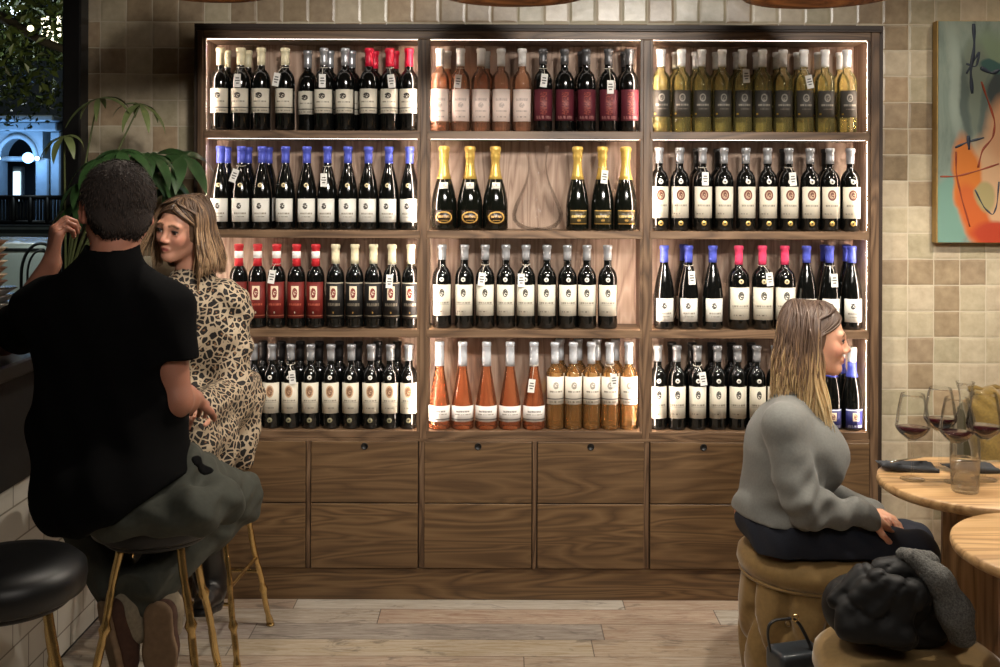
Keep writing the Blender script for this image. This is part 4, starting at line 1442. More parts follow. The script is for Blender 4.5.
kn = union([rc(C(914, 556, -.07), C(940, 578, -.10), .020, .030), rc(C(940, 578, -.10), C(957, 612, -.11), .030, .036), rc(C(957, 612, -.11), C(962, 632, -.10), .036, .034), (rc(C(905, 555, -.01), C(930, 560, .0), .020, .028), .02)], .03)
kn = fold(kn, lambda Q: .0022 * np.sin(Q[:, 0] * 420) * np.sin(Q[:, 2] * 420) + .002 * np.sin(Q[:, 2] * 70 + Q[:, 0] * 50))
kn = inter(kn, half((0, 0, .4525), (0, 0, -1)), .01)
solid('knit_lining', kn, (.95, 2.35, .43), (1.28, 2.75, .74), .0045, M['knit'], coat)

# ---- handbag on the floor between the poufs
hb = thing('leather_handbag', 'black leather handbag with looped strap standing between the two poufs', 'handbag', (.85, 2.98, 0))
Rb = np.array(Matrix.Rotation(math.radians(16), 3, 'Z'))
solid('bag_body', fold(rbox((.85, 2.98, .140), (.070, .045, .136), .022, Rb), lambda Q: .002 * np.sin(Q[:, 2] * 40)), (.70, 2.88, -.01), (.96, 3.08, .33), .006, M['bag_leather'], hb)
solid('bag_flap', rbox((.85, 2.972, .245), (.073, .048, .035), .014, Rb), (.70, 2.88, .2), (.96, 3.08, .34), .006, M['bag_leather'], hb)
st = [(772, 650), (769, 634), (770, 624), (776, 619), (786, 618), (796, 617), (803, 626), (810, 640), (815, 652)]
sp3 = [np.array(P(x, y, 2.95 - .02 * math.sin(i * .8))) for i, (x, y) in enumerate(st)]
for _ in range(3):
    sp3 = [sp3[0]] + [q_ for a_, b_ in zip(sp3, sp3[1:]) for q_ in (a_ * .75 + b_ * .25, a_ * .25 + b_ * .75)] + [sp3[-1]]
m = MB(); m.tube([tuple(p_) for p_ in sp3], .0065, 8, flat=.6); m.build('strap', M['leather'], hb)
m = MB(); p = P(797, 617, 2.93); m.tube([(p[0] + .009 * math.cos(a), p[1], p[2] + .009 * math.sin(a)) for a in [i * math.pi / 6 for i in range(12)]], .0025, 6, closed=True); m.build('buckle_ring', M['brass'], hb)

# ---- potted plant on the bar end
M['leaf'] = plain('leaf_green', srgb(44, 70, 36), .4, noise=.14, nscale=14)
M['leaf_pale'] = plain('leaf_pale', srgb(104, 116, 70), .5, noise=.1, nscale=14)
M['stem'] = plain('plant_stem', srgb(84, 92, 52), .6)
M['pot'] = plain('pot_grey', srgb(92, 88, 84), .7); M['soil'] = plain('soil', srgb(44, 34, 26), .95)
pl = thing('potted_umbrella_plant', 'leafy potted plant with drooping fan-like leaves on the bar end', 'potted plant', (-1.56, 3.74, 1.1005))
m = MB(); m.lathe([(0, 0), (.055, 0), (.06, .004), (.078, .13), (.08, .14), (.073, .14), (.069, .125), (0, .125)], 32); m.build('pot', M['pot'], pl, world=False)
m = MB(); m.lathe([(0, .126), (.0695, .126), (.03, .132), (0, .134)], 24); m.build('soil', M['soil'], pl, world=False)


def leaf_fan(name, hub, droop, n, L, w, mat, a0=0.0, spread=2 * math.pi, tilt=(0, 0, 1), pick=None):
    m = MB()
    hub = np.asarray(hub, float)
    up = unit(tilt)
    ax = unit(np.cross(up, (0.3, .9, .1))); ay = np.cross(up, ax)
    for k in range(n):
        a = a0 + spread * k / n + random.uniform(-.15, .15)
        d = ax * math.cos(a) + ay * math.sin(a)
        side = np.cross(d, up)
        l = L * random.uniform(.8, 1.1)
        dr = droop * random.uniform(.7, 1.25)
        cols_ = []
        for i in range(9):
            s = i / 8
            p = hub + d * (l * (math.sin(s * dr) / dr if dr > .01 else s)) - up * 0 + np.array([0, 0, -1]) * (l * (1 - math.cos(s * dr)) / max(dr, .01))
            hw = w * (0 if s < .06 else math.sin(math.pi * min(1, (s - .06) / .94) ** .8) ** .85) + .0012
            cols_.append((p, hw))
        vs, fs = [], []
        for (p, hw) in cols_:
            vs += [p - side * hw + up * hw * .22, p - up * .0004, p + side * hw + up * hw * .22]
        for i in range(8):
            for j in range(2):
                fs.append((i * 3 + j, i * 3 + j + 1, (i + 1) * 3 + j + 1, (i + 1) * 3 + j))
        nv = len(vs)
        vs += [v - up * .0008 for v in vs]
        fs += [tuple(x + nv for x in f)[::-1] for f in fs]
        m.add(vs, fs, smooth=True)
    return m


def plant_stem(pts, r=.004):
    m = MB(); m.tube(pts, [r * (1.3 - .6 * i / (len(pts) - 1)) for i in range(len(pts))], 7)
    return m.build('stem', M['stem'], pl)


base = np.array([-1.56, 3.74, 1.225])
FANS = [  # px, py of the hub, depth, droop, leaves, length, width, pale, tilt
    (182, 157, 3.88, 1.0, 6, .155, .027, False, (.25, -.5, .8)), (120, 152, 3.66, 1.3, 8, .15, .021, False, (0, -.3, 1)),
    (150, 156, 3.76, 1.2, 8, .15, .021, False, (.2, -.3, 1)), (100, 160, 3.62, 1.2, 8, .15, .020, False, (-.2, -.3, 1)),
    (84, 182, 3.66, 1.3, 7, .15, .020, False, (-.4, -.2, 1)), (140, 106, 3.78, 1.3, 6, .14, .012, True, (.3, -.3, 1)),
    (98, 100, 3.74, 1.25, 6, .14, .010, True, (-.2, -.3, 1)), (64, 138, 3.64, 1.5, 6, .12, .013, True, (-.2, -.4, 1)),
    (172, 190, 3.90, 1.1, 7, .13, .020, False, (.4, -.4, 1)), (160, 178, 3.86, 1.3, 7, .14, .022, False, (.3, -.5, 1)),
    (112, 178, 3.55, 1.4, 8, .16, .022, False, (0, -.5, 1)), (76, 205, 3.72, 1.3, 7, .14, .02, False, (-.3, -.4, 1)), (134, 168, 3.82, 1.2, 8, .17, .024, False, (0, -.2, 1)),
]
for i, (px, py, Yp, dr, n, L, w_, pale, tl) in enumerate(FANS):
    hub = P(px, py, Yp)
    mid = base * .45 + hub * .55 + np.array([0, 0, .07])
    pts = []
    for k in range(11):
        s = k / 10
        pts.append(tuple((1 - s) ** 2 * base + 2 * s * (1 - s) * mid + s * s * hub))
    so = plant_stem(pts)
    leaf_fan('leaf_fan', hub, dr, n, L, w_, None, a0=i * .7, tilt=tl).build('leaf_fan', M['leaf_pale' if pale else 'leaf'], so)
# =================================================================== outside
M['street'] = plain('street_paving', srgb(44, 46, 48), .8)
M['stone'] = plain('pale_stone', srgb(150, 154, 150), .8, noise=.08, nscale=3)
M['stone_dark'] = plain('dark_stone', srgb(60, 62, 62), .8)
M['night_leaf'] = plain('night_leaf', srgb(74, 84, 40), .4, noise=.2, nscale=3)
M['bark'] = plain('tree_bark', srgb(46, 38, 30), .9)
M['blue_lamp'] = emissive('blue_lamp_glow', (.5, .74, 1.0, 1), 12)
M['lit_window'] = emissive('lit_window_glow', (.62, .8, 1.0, 1), 2.2)
b = MB(); b.box(-16, 4, WALL_Y + .11, 34, -.2, -.1); struct(b.build('street', M['street']))

BY = 24.0
def B(px, py, Y=BY): return P(px, py, Y)
bd = thing('arcade_building', 'stone arcade building lit by blue lamps across the street', 'building', (-12, BY, -.1))
def slab(x0, x1, y0, y1, Y0, Y1, name, mat):
    a, c_ = B(x0, y1), B(x1, y0)
    b = MB(); b.box(a[0], c_[0], Y0, Y1, max(a[2], -.1), c_[2], bev=.03); return b.build(name, mat, bd)
slab(-90, 62, 118, 124, BY - .5, BY + 3, 'cornice', M['stone'])
slab(-90, 60, 124, 133, BY - .2, BY + 3, 'frieze', M['stone'])
slab(-90, 66, 250, 222, BY + 2.6, BY + 3, 'rear_wall', M['stone_dark']); slab(-90, 60, 133, 225, BY + 2.8, BY + 3.0, 'rear_wall', M['stone_dark'])
slab(-90, 60, 60, 118, BY + .5, BY + 3, 'upper_wall', M['stone_dark'])
for k, acx in enumerate((-34, 17, 68)):
    # arch spandrel: a rectangle with a half round cut out
    n = 20
    xs0, xs1 = acx - 25.5, acx + 25.5
    if acx == 68: continue
    pts = []
    poly = [(xs0, 133), (xs1, 133), (xs1, 160)]
    for i in range(n + 1):
        a_ = math.pi * i / n
        poly.append((acx + 19 * math.cos(a_), 160 - 22 * math.sin(a_)))
    poly.append((xs0, 160))
    q = [(B(x, y)[0], B(x, y)[2]) for x, y in poly]
    nq = len(q)
    vs = [(x, BY, z) for x, z in q] + [(x, BY + .5, z) for x, z in q]
    # triangulate as a strip along the arch
    fs = []
    top = [i for i in range(3, 3 + n + 1)]
    for s_, off in ((0, 0), (1, nq)):
        f_ = []
        for i in range(3, 3 + n):
            tgt = 1 if i < 3 + n // 2 else 0
            f_.append((i + off, i + 1 + off, tgt + off))
        f_.append((3 + off, 1 + off, 2 + off)); f_.append((3 + n + off, 4 + n + off, 0 + off)); f_.append((3 + n // 2 + off, 0 + off, 1 + off))
        fs += f_ if s_ == 0 else [g[::-1] for g in f_]
    fs += [(i, i + nq, (i + 1) % nq + nq, (i + 1) % nq) for i in range(nq)]
    m = MB(); m.add(vs, fs); m.build('arch', M['stone'], bd)
    m = MB(); m.tube([tuple(B(acx + 19 * math.cos(math.pi * i / 20), 160 - 22 * math.sin(math.pi * i / 20), BY - .03)) for i in range(21)], .06, 6); m.build('arch_moulding', M['stone'], bd)
    slab(acx - 19, acx + 19, 158, 163, BY + .1, BY + .4, 'transom', M['stone'])
    slab(acx - 6, acx + 6, 166, 206, BY + 2.55, BY + 2.7, 'doorway', M['stone'])
    slab(acx - 4, acx + 4, 172, 205, BY + 2.5, BY + 2.54, 'lit_doorway', M['lit_window'])
for cxp in (-8.5, 42.5, -60):
    slab(cxp - 6.5, cxp + 6.5, 160, 226, BY - .05, BY + .5, 'pier', M['stone'])
slab(50, 60, 133, 226, BY, BY + .5, 'pier', M['stone'])
for lx in (-2, 37):
    p = B(lx, 160, BY - .25)
    m = MB(); m.lathe([(0, -.05), (.035, -.04), (.055, 0), (.035, .04), (0, .05)], 14, c=tuple(p)); m.build('blue_lamp', M['blue_lamp'], bd)
    lampdata = bpy.data.lights.new('blue_arcade_light', 'POINT'); lampdata.energy = 55; lampdata.color = (.2, .45, 1.0); lampdata.shadow_soft_size = .12
    lo = bpy.data.objects.new('blue_arcade_light', lampdata); COL.objects.link(lo); lo.location = (p[0], BY - .7, p[2])

fy = 20.5
fe = thing('street_railing', 'black iron railing in front of the arcade building', 'railing', (-9.5, fy, -.1))
z0, z1 = P(0, 224, fy)[2], P(0, 199, fy)[2]
for k in range(26):
    x = P(-20 + k * 3.4, 0, fy)[0]
    m = MB(); m.tube([(x, fy, z0 - .3), (x, fy, z1)], .028 if k % 5 else .06, 6); m.build('railing_bar', M['black'], fe)
for z in (z0, z1):
    m = MB(); m.tube([(P(-24, 0, fy)[0], fy, z), (P(68, 0, fy)[0], fy, z)], .05, 6); m.build('rail', M['black'], fe)
wl = thing('low_wall', 'low dark garden wall under the iron railing', 'wall', (-9.5, fy - .3, -.1))
b = MB(); b.box(P(-60, 0, fy)[0], P(72, 0, fy)[0], fy - .5, fy - .2, -.1, P(0, 226, fy)[2]); wo = b.build('coping_wall', M['stone_dark'], wl)
for k in range(3):
    b = MB(); zz = P(0, 230 + k * 6, fy)[2]; b.box(P(-60, 0, fy)[0], P(72, 0, fy)[0], fy - .52, fy - .5, zz, zz + .04); b.build('wall_course', M['stone'], wl)


def tree(label, c, trunk_h, crown_r, n, seed, branch=None):
    rg = np.random.default_rng(seed)
    t = thing('street_tree', label, 'tree', (c[0], c[1], -.1), 0, 'trees outside the window')
    m = MB(); m.tube([(c[0] + .05 * math.sin(i), c[1], -.1 + trunk_h * i / 8) for i in range(9)], [.16 - .008 * i for i in range(9)], 10); m.build('trunk', M['bark'], t)
    if branch:
        m = MB(); m.tube(branch, [.05 - .02 * i / (len(branch) - 1) for i in range(len(branch))], 7); m.build('branch', M['bark'], t)
    d = rg.normal(size=(n, 3)); d /= np.linalg.norm(d, axis=1)[:, None]
    r = rg.uniform(.25, 1, n) ** .5
    lump = 1 + .22 * np.sin(d[:, 0] * 7 + seed) * np.sin(d[:, 2] * 6)
    pc = np.array([c[0], c[1], trunk_h + crown_r[2] * .75]) + d * (r * lump)[:, None] * np.array(crown_r)
    nrm = rg.normal(size=(n, 3)); nrm /= np.linalg.norm(nrm, axis=1)[:, None]
    a = np.cross(nrm, rg.normal(size=(n, 3))); a /= np.linalg.norm(a, axis=1)[:, None]
    b_ = np.cross(nrm, a)
    s = rg.uniform(.026, .055, n)[:, None]
    V = np.stack([pc - a * s * 1.3, pc + b_ * s * .6 + nrm * .01, pc + a * s * 1.3, pc - b_ * s * .6 + nrm * .01], 1).reshape(-1, 3)
    Fq = np.arange(n * 4).reshape(-1, 4)
    np_obj('foliage', V, Fq, M['night_leaf'], t, smooth=False)


br_ = [tuple(P(x, y, 9.2)) for x, y in ((-20, 8), (10, 24), (40, 42), (66, 52), (84, 58))]
tree('leafy street tree outside with a dark bough crossing the window', (-5.9, 9.6, 0), 2.6, (2.5, 1.8, 1.7), 15000, 3, br_)
tree('leafy street tree farther off, over the arcade cornice', (-9.6, 16.0, 0), 3.0, (4.2, 2.2, 2.0), 14000, 5)
for (px, py, Y, e, c_) in ((30, 30, 7.0, 26, (1, .86, .5)), (66, 60, 8.2, 12, (1, .9, .6)), (14, 60, 12.5, 20, (1, .9, .7))):  # added lights without fixtures, put in to brighten the foliage
    ld = bpy.data.lights.new('leaf_fill_light', 'POINT'); ld.energy = e; ld.color = c_; ld.shadow_soft_size = .02
    lo = bpy.data.objects.new('leaf_fill_light', ld); COL.objects.link(lo); lo.location = tuple(P(px, py, Y))

ld = bpy.data.lights.new('arcade_fill_light', 'POINT'); ld.energy = 130; ld.color = (.8, .92, 1.0); ld.shadow_soft_size = .3  # added light in front of the arcade, lifts its dim stone
lo = bpy.data.objects.new('arcade_fill_light', ld); COL.objects.link(lo); lo.location = (-9.5, 20.0, 5.0)
# tall house whose glowing panes are added for light specks between leaves
ho = thing('street_house', 'dark town house with added glowing panes behind the street trees', 'building', (-14, 30, -.1))
b = MB(); b.box(-22, -9.5, 29.5, 32, -.1, 14); b.build('facade', M['stone_dark'], ho)
M['speck_pane'] = emissive('speck_pane_glow', (1, .86, .6, 1), 9)
for i in range(7):
    for j in range(5):
        if (i * 3 + j * 5) % 4 == 1: continue
        x = -20.2 + i * 1.5; z = 4.4 + j * 1.5
        fr = MB(); fr.box(x - .32, x + .32, 29.4, 29.5, z - .45, z + .45, bev=.02); fo = fr.build('window_frame', M['stone'], ho)
        pn = MB(); pn.box(x - .26, x + .26, 29.37, 29.399, z - .38, z + .38); pn.build('glow_pane', M['speck_pane'], fo)

# parked car just outside
M['car_white'] = plain('car_white', srgb(206, 210, 206), .25, noise=.01, Coat_Weight=.5); M['car_glass'] = plain('car_glass', srgb(164, 178, 172), .25, noise=.05); M['tyre'] = plain('tyre', srgb(18, 18, 18), .8)
car = thing('parked_car', 'white car parked side-on in the street outside the window', 'car', (-7.2, 12.9, -.1))
bodyf = union([rbox((-7.2, 12.9, .50), (2.05, .82, .39), .14), (rbox((-7.95, 12.9, 1.02), (1.05, .70, .30), .2), .06)], .05)
solid('car_body', bodyf, (-9.5, 11.9, .0), (-4.9, 13.9, 1.5), .045, M['car_white'], car)
b = MB(); b.box(-8.75, -7.15, 12.16, 12.2, .92, 1.2, bev=.015); b.build('side_window', M['car_glass'], car)
b = MB(); b.box(-9.1, -5.28, 12.06, 12.085, .80, .835, bev=.008); b.build('side_trim', M['black'], car)
for sx_ in (-8.45, -5.95):
    for sy_ in (12.2, 13.6):
        m = MB(); m.lathe([(0, -.1), (.2, -.1), (.3, -.09), (.32, -.05), (.32, .05), (.3, .09), (.2, .1), (0, .1)], 28, M=Matrix.Translation((sx_, sy_, .22)) @ Matrix.Rotation(math.pi / 2, 4, 'X'))
        m.build('wheel', M['tyre'], car)
m = MB(); m.box(-5.2, -5.13, 12.3, 12.55, .58, .72, bev=.02); m.build('head_lamp', M['car_glass'], car)

ch = thing('cafe_chair', 'dark metal café chair with arched double-tube back outside the window', 'chair', (-4.855, 11.2, -.1))
def arch_tube(r, hgt, rad, nm):
    pts = [(-4.855 - r, 11.0, .36)] + [(-4.855 + r * -math.cos(math.pi * i / 16) * 1.0, 11.0, .62 + (hgt - .62) * math.sin(math.pi * i / 16)) for i in range(17)] + [(-4.855 + r, 11.0, .36)]
    m = MB(); m.tube(pts, rad, 7); m.build(nm, M['black'], ch)
arch_tube(.205, .955, .017, 'back_tube'); arch_tube(.14, .88, .012, 'back_tube')
m = MB(); m.lathe([(0, .34), (.2, .34), (.21, .35), (.21, .37), (.2, .38), (0, .38)], 28, c=(-4.855, 11.2, 0)); m.build('seat', M['black'], ch)
for a_ in (-1, 1):
    for b_ in (-1, 1):
        m = MB(); m.tube([(-4.855 + a_ * .15, 11.2 + b_ * .15, .35), (-4.855 + a_ * .2, 11.2 + b_ * .2, -.1)], .015, 6); m.build('leg', M['black'], ch)
ld = bpy.data.lights.new('street_lamp_light', 'POINT'); ld.energy = 260; ld.color = (.88, 1.0, .95); ld.shadow_soft_size = .1
lo = bpy.data.objects.new('street_lamp_light', ld); COL.objects.link(lo); lo.location = (-6.4, 9.6, 3.1)
# ===================================================================== people
def frame(fwd, up=(0, 0, 1)):
    f = unit(fwd); l = unit(np.cross(up, f)); u = np.cross(f, l)
    return np.stack([f, l, u], 1)          # columns: forward, left, up


M['skin'] = vcol('skin', .48, .05, 300, Subsurface_Weight=.12, Subsurface_Radius=(.012, .005, .003))
M['hair'] = vcol('hair', .46, .1, 400)
M['short_hair'] = vcol('short_hair', .92, .5, 500)
M['cloth_black'] = plain('black_jersey', srgb(9, 9, 10), .95, noise=.05, nscale=60, bump=.1, Specular_IOR_Level=.12)
M['trousers'] = plain('olive_trousers', srgb(61, 63, 55), .85, noise=.05, nscale=80, bump=.12)
M['sweater'] = plain('grey_sweatshirt', srgb(116, 116, 112), .9, noise=.04, nscale=150, bump=.1, Sheen_Weight=.15)
M['jeans'] = plain('navy_jeans', srgb(27, 32, 46), .8, noise=.08, nscale=220, bump=.1)
M['suede'] = plain('brown_suede', srgb(74, 48, 36), .9, noise=.08, nscale=100)
M['sole'] = plain('tan_sole', srgb(122, 98, 74), .85, noise=.06, nscale=60)
M['sock'] = plain('beige_sock', srgb(136, 124, 104), .9, noise=.06, nscale=120, bump=.2)
M['boot'] = plain('black_boot', srgb(16, 15, 16), .35, noise=.05, bump=.05)


def leopard():
    t = NT('leopard_print')
    co = t.coord()
    nz = t.noise(co, 16, 2)
    ad = t.n('ShaderNodeVectorMath', operation='SCALE'); t.l(nz.outputs[1], ad.inputs[0]); ad.inputs['Scale'].default_value = .03
    av = t.n('ShaderNodeVectorMath', operation='ADD'); t.l(co, av.inputs[0]); t.l(ad.outputs[0], av.inputs[1])
    def vor(feature):
        v = t.n('ShaderNodeTexVoronoi', feature=feature)
        v.inputs['Scale'].default_value = 48; v.inputs['Randomness'].default_value = .95
        t.l(av.outputs[0], v.inputs['Vector']); return v.outputs['Distance']
    e = vor('DISTANCE_TO_EDGE'); d = vor('F1')
    brk = t.noise(co, 60, 2)
    e2 = t.math('ADD', e, t.math('MULTIPLY', t.math('SUBTRACT', brk.outputs[0], .5), .16))
    c = t.mix(t.math('GREATER_THAN', e2, .112), srgb(182, 163, 137), srgb(22, 17, 15))
    d2 = t.math('ADD', d, t.math('MULTIPLY', t.math('SUBTRACT', brk.outputs[0], .5), .2))
    c = t.mix(t.math('LESS_THAN', d2, .17), c, srgb(128, 92, 62))
    t.base(c); t.set(Roughness=.75)
    return t.m


M['leopard'] = leopard()


def head_parts(c, R, s=1.0, female=False):
    """Distance functions of a head with a face; local axes forward, left, up; about .227 s tall."""
    c = np.asarray(c, float)
    def T(f):
        Rf = R.astype(np.float32); cf = c.astype(np.float32)
        return lambda Q: f(((Q - cf) @ Rf) / s) * s
    jw = .046 if female else .052
    solidp = [
        (ell((-.012, 0, .030), (.096, .075, .089)), 0), (ell((.022, 0, -.030), (.066, .058, .080)), .03),
        (rc((-.005, jw, -.045), (.058, .014, -.088), .020, .017), .022), (rc((-.005, -jw, -.045), (.058, -.014, -.088), .020, .017), .022),
        (ell((.070, 0, -.088), (.019, .020, .018)), .018),
        (ell((.058, .034, -.022), (.026, .024, .026)), .02), (ell((.058, -.034, -.022), (.026, .024, .026)), .02),
        (rc((.074, .040, .026), (.082, .008, .022), .011, .010), .016), (rc((.074, -.040, .026), (.082, -.008, .022), .011, .010), .016),
    ]
    f = union(solidp)
    for sy in (-1, 1):
        f = minus(f, ell((.093, sy * .032, .006), (.017, .018, .012)), .014)
    f = union([(f, 0)] + [(ell((.0735, sy * .0315, .005), (.0135, .0150, .0125)), .003) for sy in (-1, 1)]
              + [(rc((.080, sy * .020, .0150), (.074, sy * .046, .0120), .0045, .004), .005) for sy in (-1, 1)]
              + [(rc((.084, 0, .016), (.102, 0, -.022), .0075, .0090), .012), (ell((.1015, 0, -.024), (.0110, .0105, .0095)), .008),
                 (ell((.094, .0125, -.029), (.0105, .0075, .0075)), .006), (ell((.094, -.0125, -.029), (.0105, .0075, .0075)), .006),
                 (rc((.0865, .018, -.0550), (.0915, .004, -.0520), .0038, .0048), .007), (rc((.0865, -.018, -.0550), (.0915, -.004, -.0520), .0038, .0048), .007),
                 (rc((.0845, .016, -.0610), (.0895, .0, -.0640), .0040, .0056), .007), (rc((.0845, -.016, -.0610), (.0895, 0, -.0640), .0040, .0056), .007)])
    f = minus(f, rc((.0955, .017, -.0580), (.0955, -.017, -.0580), .0014, .0014), .003)
    for sy in (-1, 1):
        Re = np.array(Matrix.Rotation(sy * .55, 3, 'Z') @ Matrix.Rotation(.15, 3, 'Y'))
        ear = minus(ell((-.014, sy * .081, -.004), (.022, .0085, .033), Re), ell((-.008, sy * .0895, -.002), (.012, .006, .020), Re), .005)
        f = union([(f, 0), (ear, .006)])
    return T(f)


def skin_colors(c, R, s, base, lips, brow, eye=(62, 44, 32), flush=(196, 120, 100)):
    c = np.asarray(c, float)
    cb, cl, cbr, ce, cf = (np.array(srgb(*q)) for q in (base, lips, brow, eye, flush))
    white = np.array(srgb(206, 198, 190))

    def f(V):
        L = ((V - c) @ R) / s
        col = np.tile(cb, (len(V), 1))
        def put(m, cc): 
            m = np.clip(m, 0, 1)[:, None]; col[:] = col * (1 - m) + cc * m
        def g(x, y, z, rx, ry, rz, sharp=6):
            d = np.sqrt(((L[:, 0] - x) / rx) ** 2 + ((L[:, 1] - y) / ry) ** 2 + ((L[:, 2] - z) / rz) ** 2)
            return (1 - d) * sharp
        for sy in (-1, 1):
            put(np.minimum(g(.06, sy * .042, -.02, .05, .028, .03, 1.0), .4), cf)
            put(np.minimum(g(-.012, sy * .08, -.004, .03, .02, .04, 2), .5), cf)
        put(np.minimum(g(.108, 0, -.024, .02, .018, .016, 1.5), .4), cf)
        put(g(.090, 0, -.0580, .016, .021, .0085, 4) * .9, cl)
        put(g(.092, 0, -.0580, .02, .018, .0016, 5) * .6, cl * .45)
        for sy in (-1, 1):
            put(g(.088, sy * .0315, .0045, .014, .0125, .0060), white)
            put(g(.089, sy * .0310, .0048, .016, .0085, .0066), ce)
            put(g(.090, sy * .0305, .0048, .014, .0028, .0030), np.array((.004, .003, .003, 1)))
            put(g(.084, sy * .033, .0110, .020, .0180, .0046, 3) * .95, ce * .5)
            for q in range(5):
                y = .014 + .0075 * q; z = .0285 + .004 * math.sin(math.pi * min(1, q / 3.6)) - .0006 * q
                put(g(.088 - .0022 * q, sy * y, z, .018, .0066, .0055, 3) * .85, cbr)
        return col
    return f


def cyl(c, r, z0, z1):
    cxy = np.asarray(c, np.float32)

    def f(Q):
        d = np.sqrt((Q[:, 0] - cxy[0]) ** 2 + (Q[:, 1] - cxy[1]) ** 2) - r
        e = np.abs(Q[:, 2] - (z0 + z1) / 2) - (z1 - z0) / 2
        return np.sqrt(np.maximum(d, 0) ** 2 + np.maximum(e, 0) ** 2) + np.minimum(np.maximum(d, e), 0)
    return f


def hand_parts(w, d, n, side=1, curls=(.5, .55, .6, .6), s=1.0, spread=1.0, thumb=(.55, .75, .35)):
    """w wrist, d towards the knuckles, n out of the back of the hand; side +1/-1 picks the thumb's side."""
    w = np.asarray(w, float); d = unit(d); n = unit(np.asarray(n) - d * (np.asarray(n) @ d)); lat = np.cross(n, d) * side
    ps = [(rc(w, w + d * .02 * s, .023 * s, .022 * s, (n, .8)), .01)]
    offs = (-.029, -.0098, .0098, .0275); reach = (.086, .090, .085, .077); lens = (.070, .078, .072, .056); rad = (.0088, .0092, .0087, .0076)
    for i in range(4):
        k = w + d * reach[i] * s + lat * offs[i] * s * spread - n * .002 * abs(i - 1.5)
        ps.append((rc(w + d * .012 * s + lat * offs[i] * .55 * s, k, .0135 * s, .0112 * s), .010))
        dd, nn, p = d + lat * (offs[i] * 1.6 * (spread - .6)), n, k
        dd = unit(dd)
        for j, fr in enumerate((.46, .31, .23)):
            a = curls[i] * (.8, 1.15, .75)[j]
            dd, nn = unit(dd * math.cos(a) - nn * math.sin(a)), unit(nn * math.cos(a) + dd * math.sin(a))
            q = p + dd * lens[i] * fr * s
            ps.append((rc(p, q, rad[i] * (1 - .07 * j) * s, rad[i] * (.93 - .07 * j) * s), .0035))
            p = q
    b = w + d * .022 * s - lat * .020 * s - n * .006 * s
    t1 = b + unit(d * thumb[0] - lat * thumb[1] - n * thumb[2]) * .044 * s
    t2 = t1 + unit(d * (thumb[0] + .5) - lat * (thumb[1] * .4) - n * thumb[2]) * .033 * s
    t3 = t2 + unit(d * (thumb[0] + .7) - lat * (thumb[1] * .15) - n * thumb[2]) * .024 * s
    ps += [(rc(b, t1, .0145 * s, .0108 * s), .010), (rc(t1, t2, .0106 * s, .0096 * s), .004), (rc(t2, t3, .0096 * s, .0080 * s), .004)]
    return ps


def hair_strands(c, R, s, spec, seed, verts_cols):
    """spec: list of local polylines with root radius; returns mesh arrays."""
    V, Fc, Cc = [], [], []
    c = np.asarray(c, float)
    for line, r, cols in spec:
        pts = (np.asarray(line) * s) @ R.T + c
        n = len(pts)
        base = len(V)
        for i, p in enumerate(pts):
            tdir = unit(pts[min(i + 1, n - 1)] - pts[max(i - 1, 0)])
            out = unit(p - c - tdir * ((p - c) @ tdir))
            sd = np.cross(tdir, out)
            rr = r * (1 - .75 * (i / (n - 1)) ** 3)
            for (a, b_) in ((1.6, 0), (0, .8), (-1.6, 0), (0, -.8)):
                V.append(p + sd * rr * a + out * rr * b_)
                Cc.append(cols[i])
        for i in range(n - 1):
            for k in range(4):
                a0 = base + i * 4 + k; a1 = base + i * 4 + (k + 1) % 4
                Fc.append((a0, a1, a1 + 4, a0 + 4))
        Fc.append((base + 3, base + 2, base + 1, base)); e = base + (n - 1) * 4; Fc.append((e, e + 1, e + 2, e + 3))
    return V, Fc, Cc


def lerp3(stops, t):
    for (t0, c0), (t1, c1) in zip(stops, stops[1:]):
        if t <= t1:
            f = (t - t0) / max(t1 - t0, 1e-6)
            return tuple(c0[i] + (c1[i] - c0[i]) * max(0, f) for i in range(4))
    return stops[-1][1]


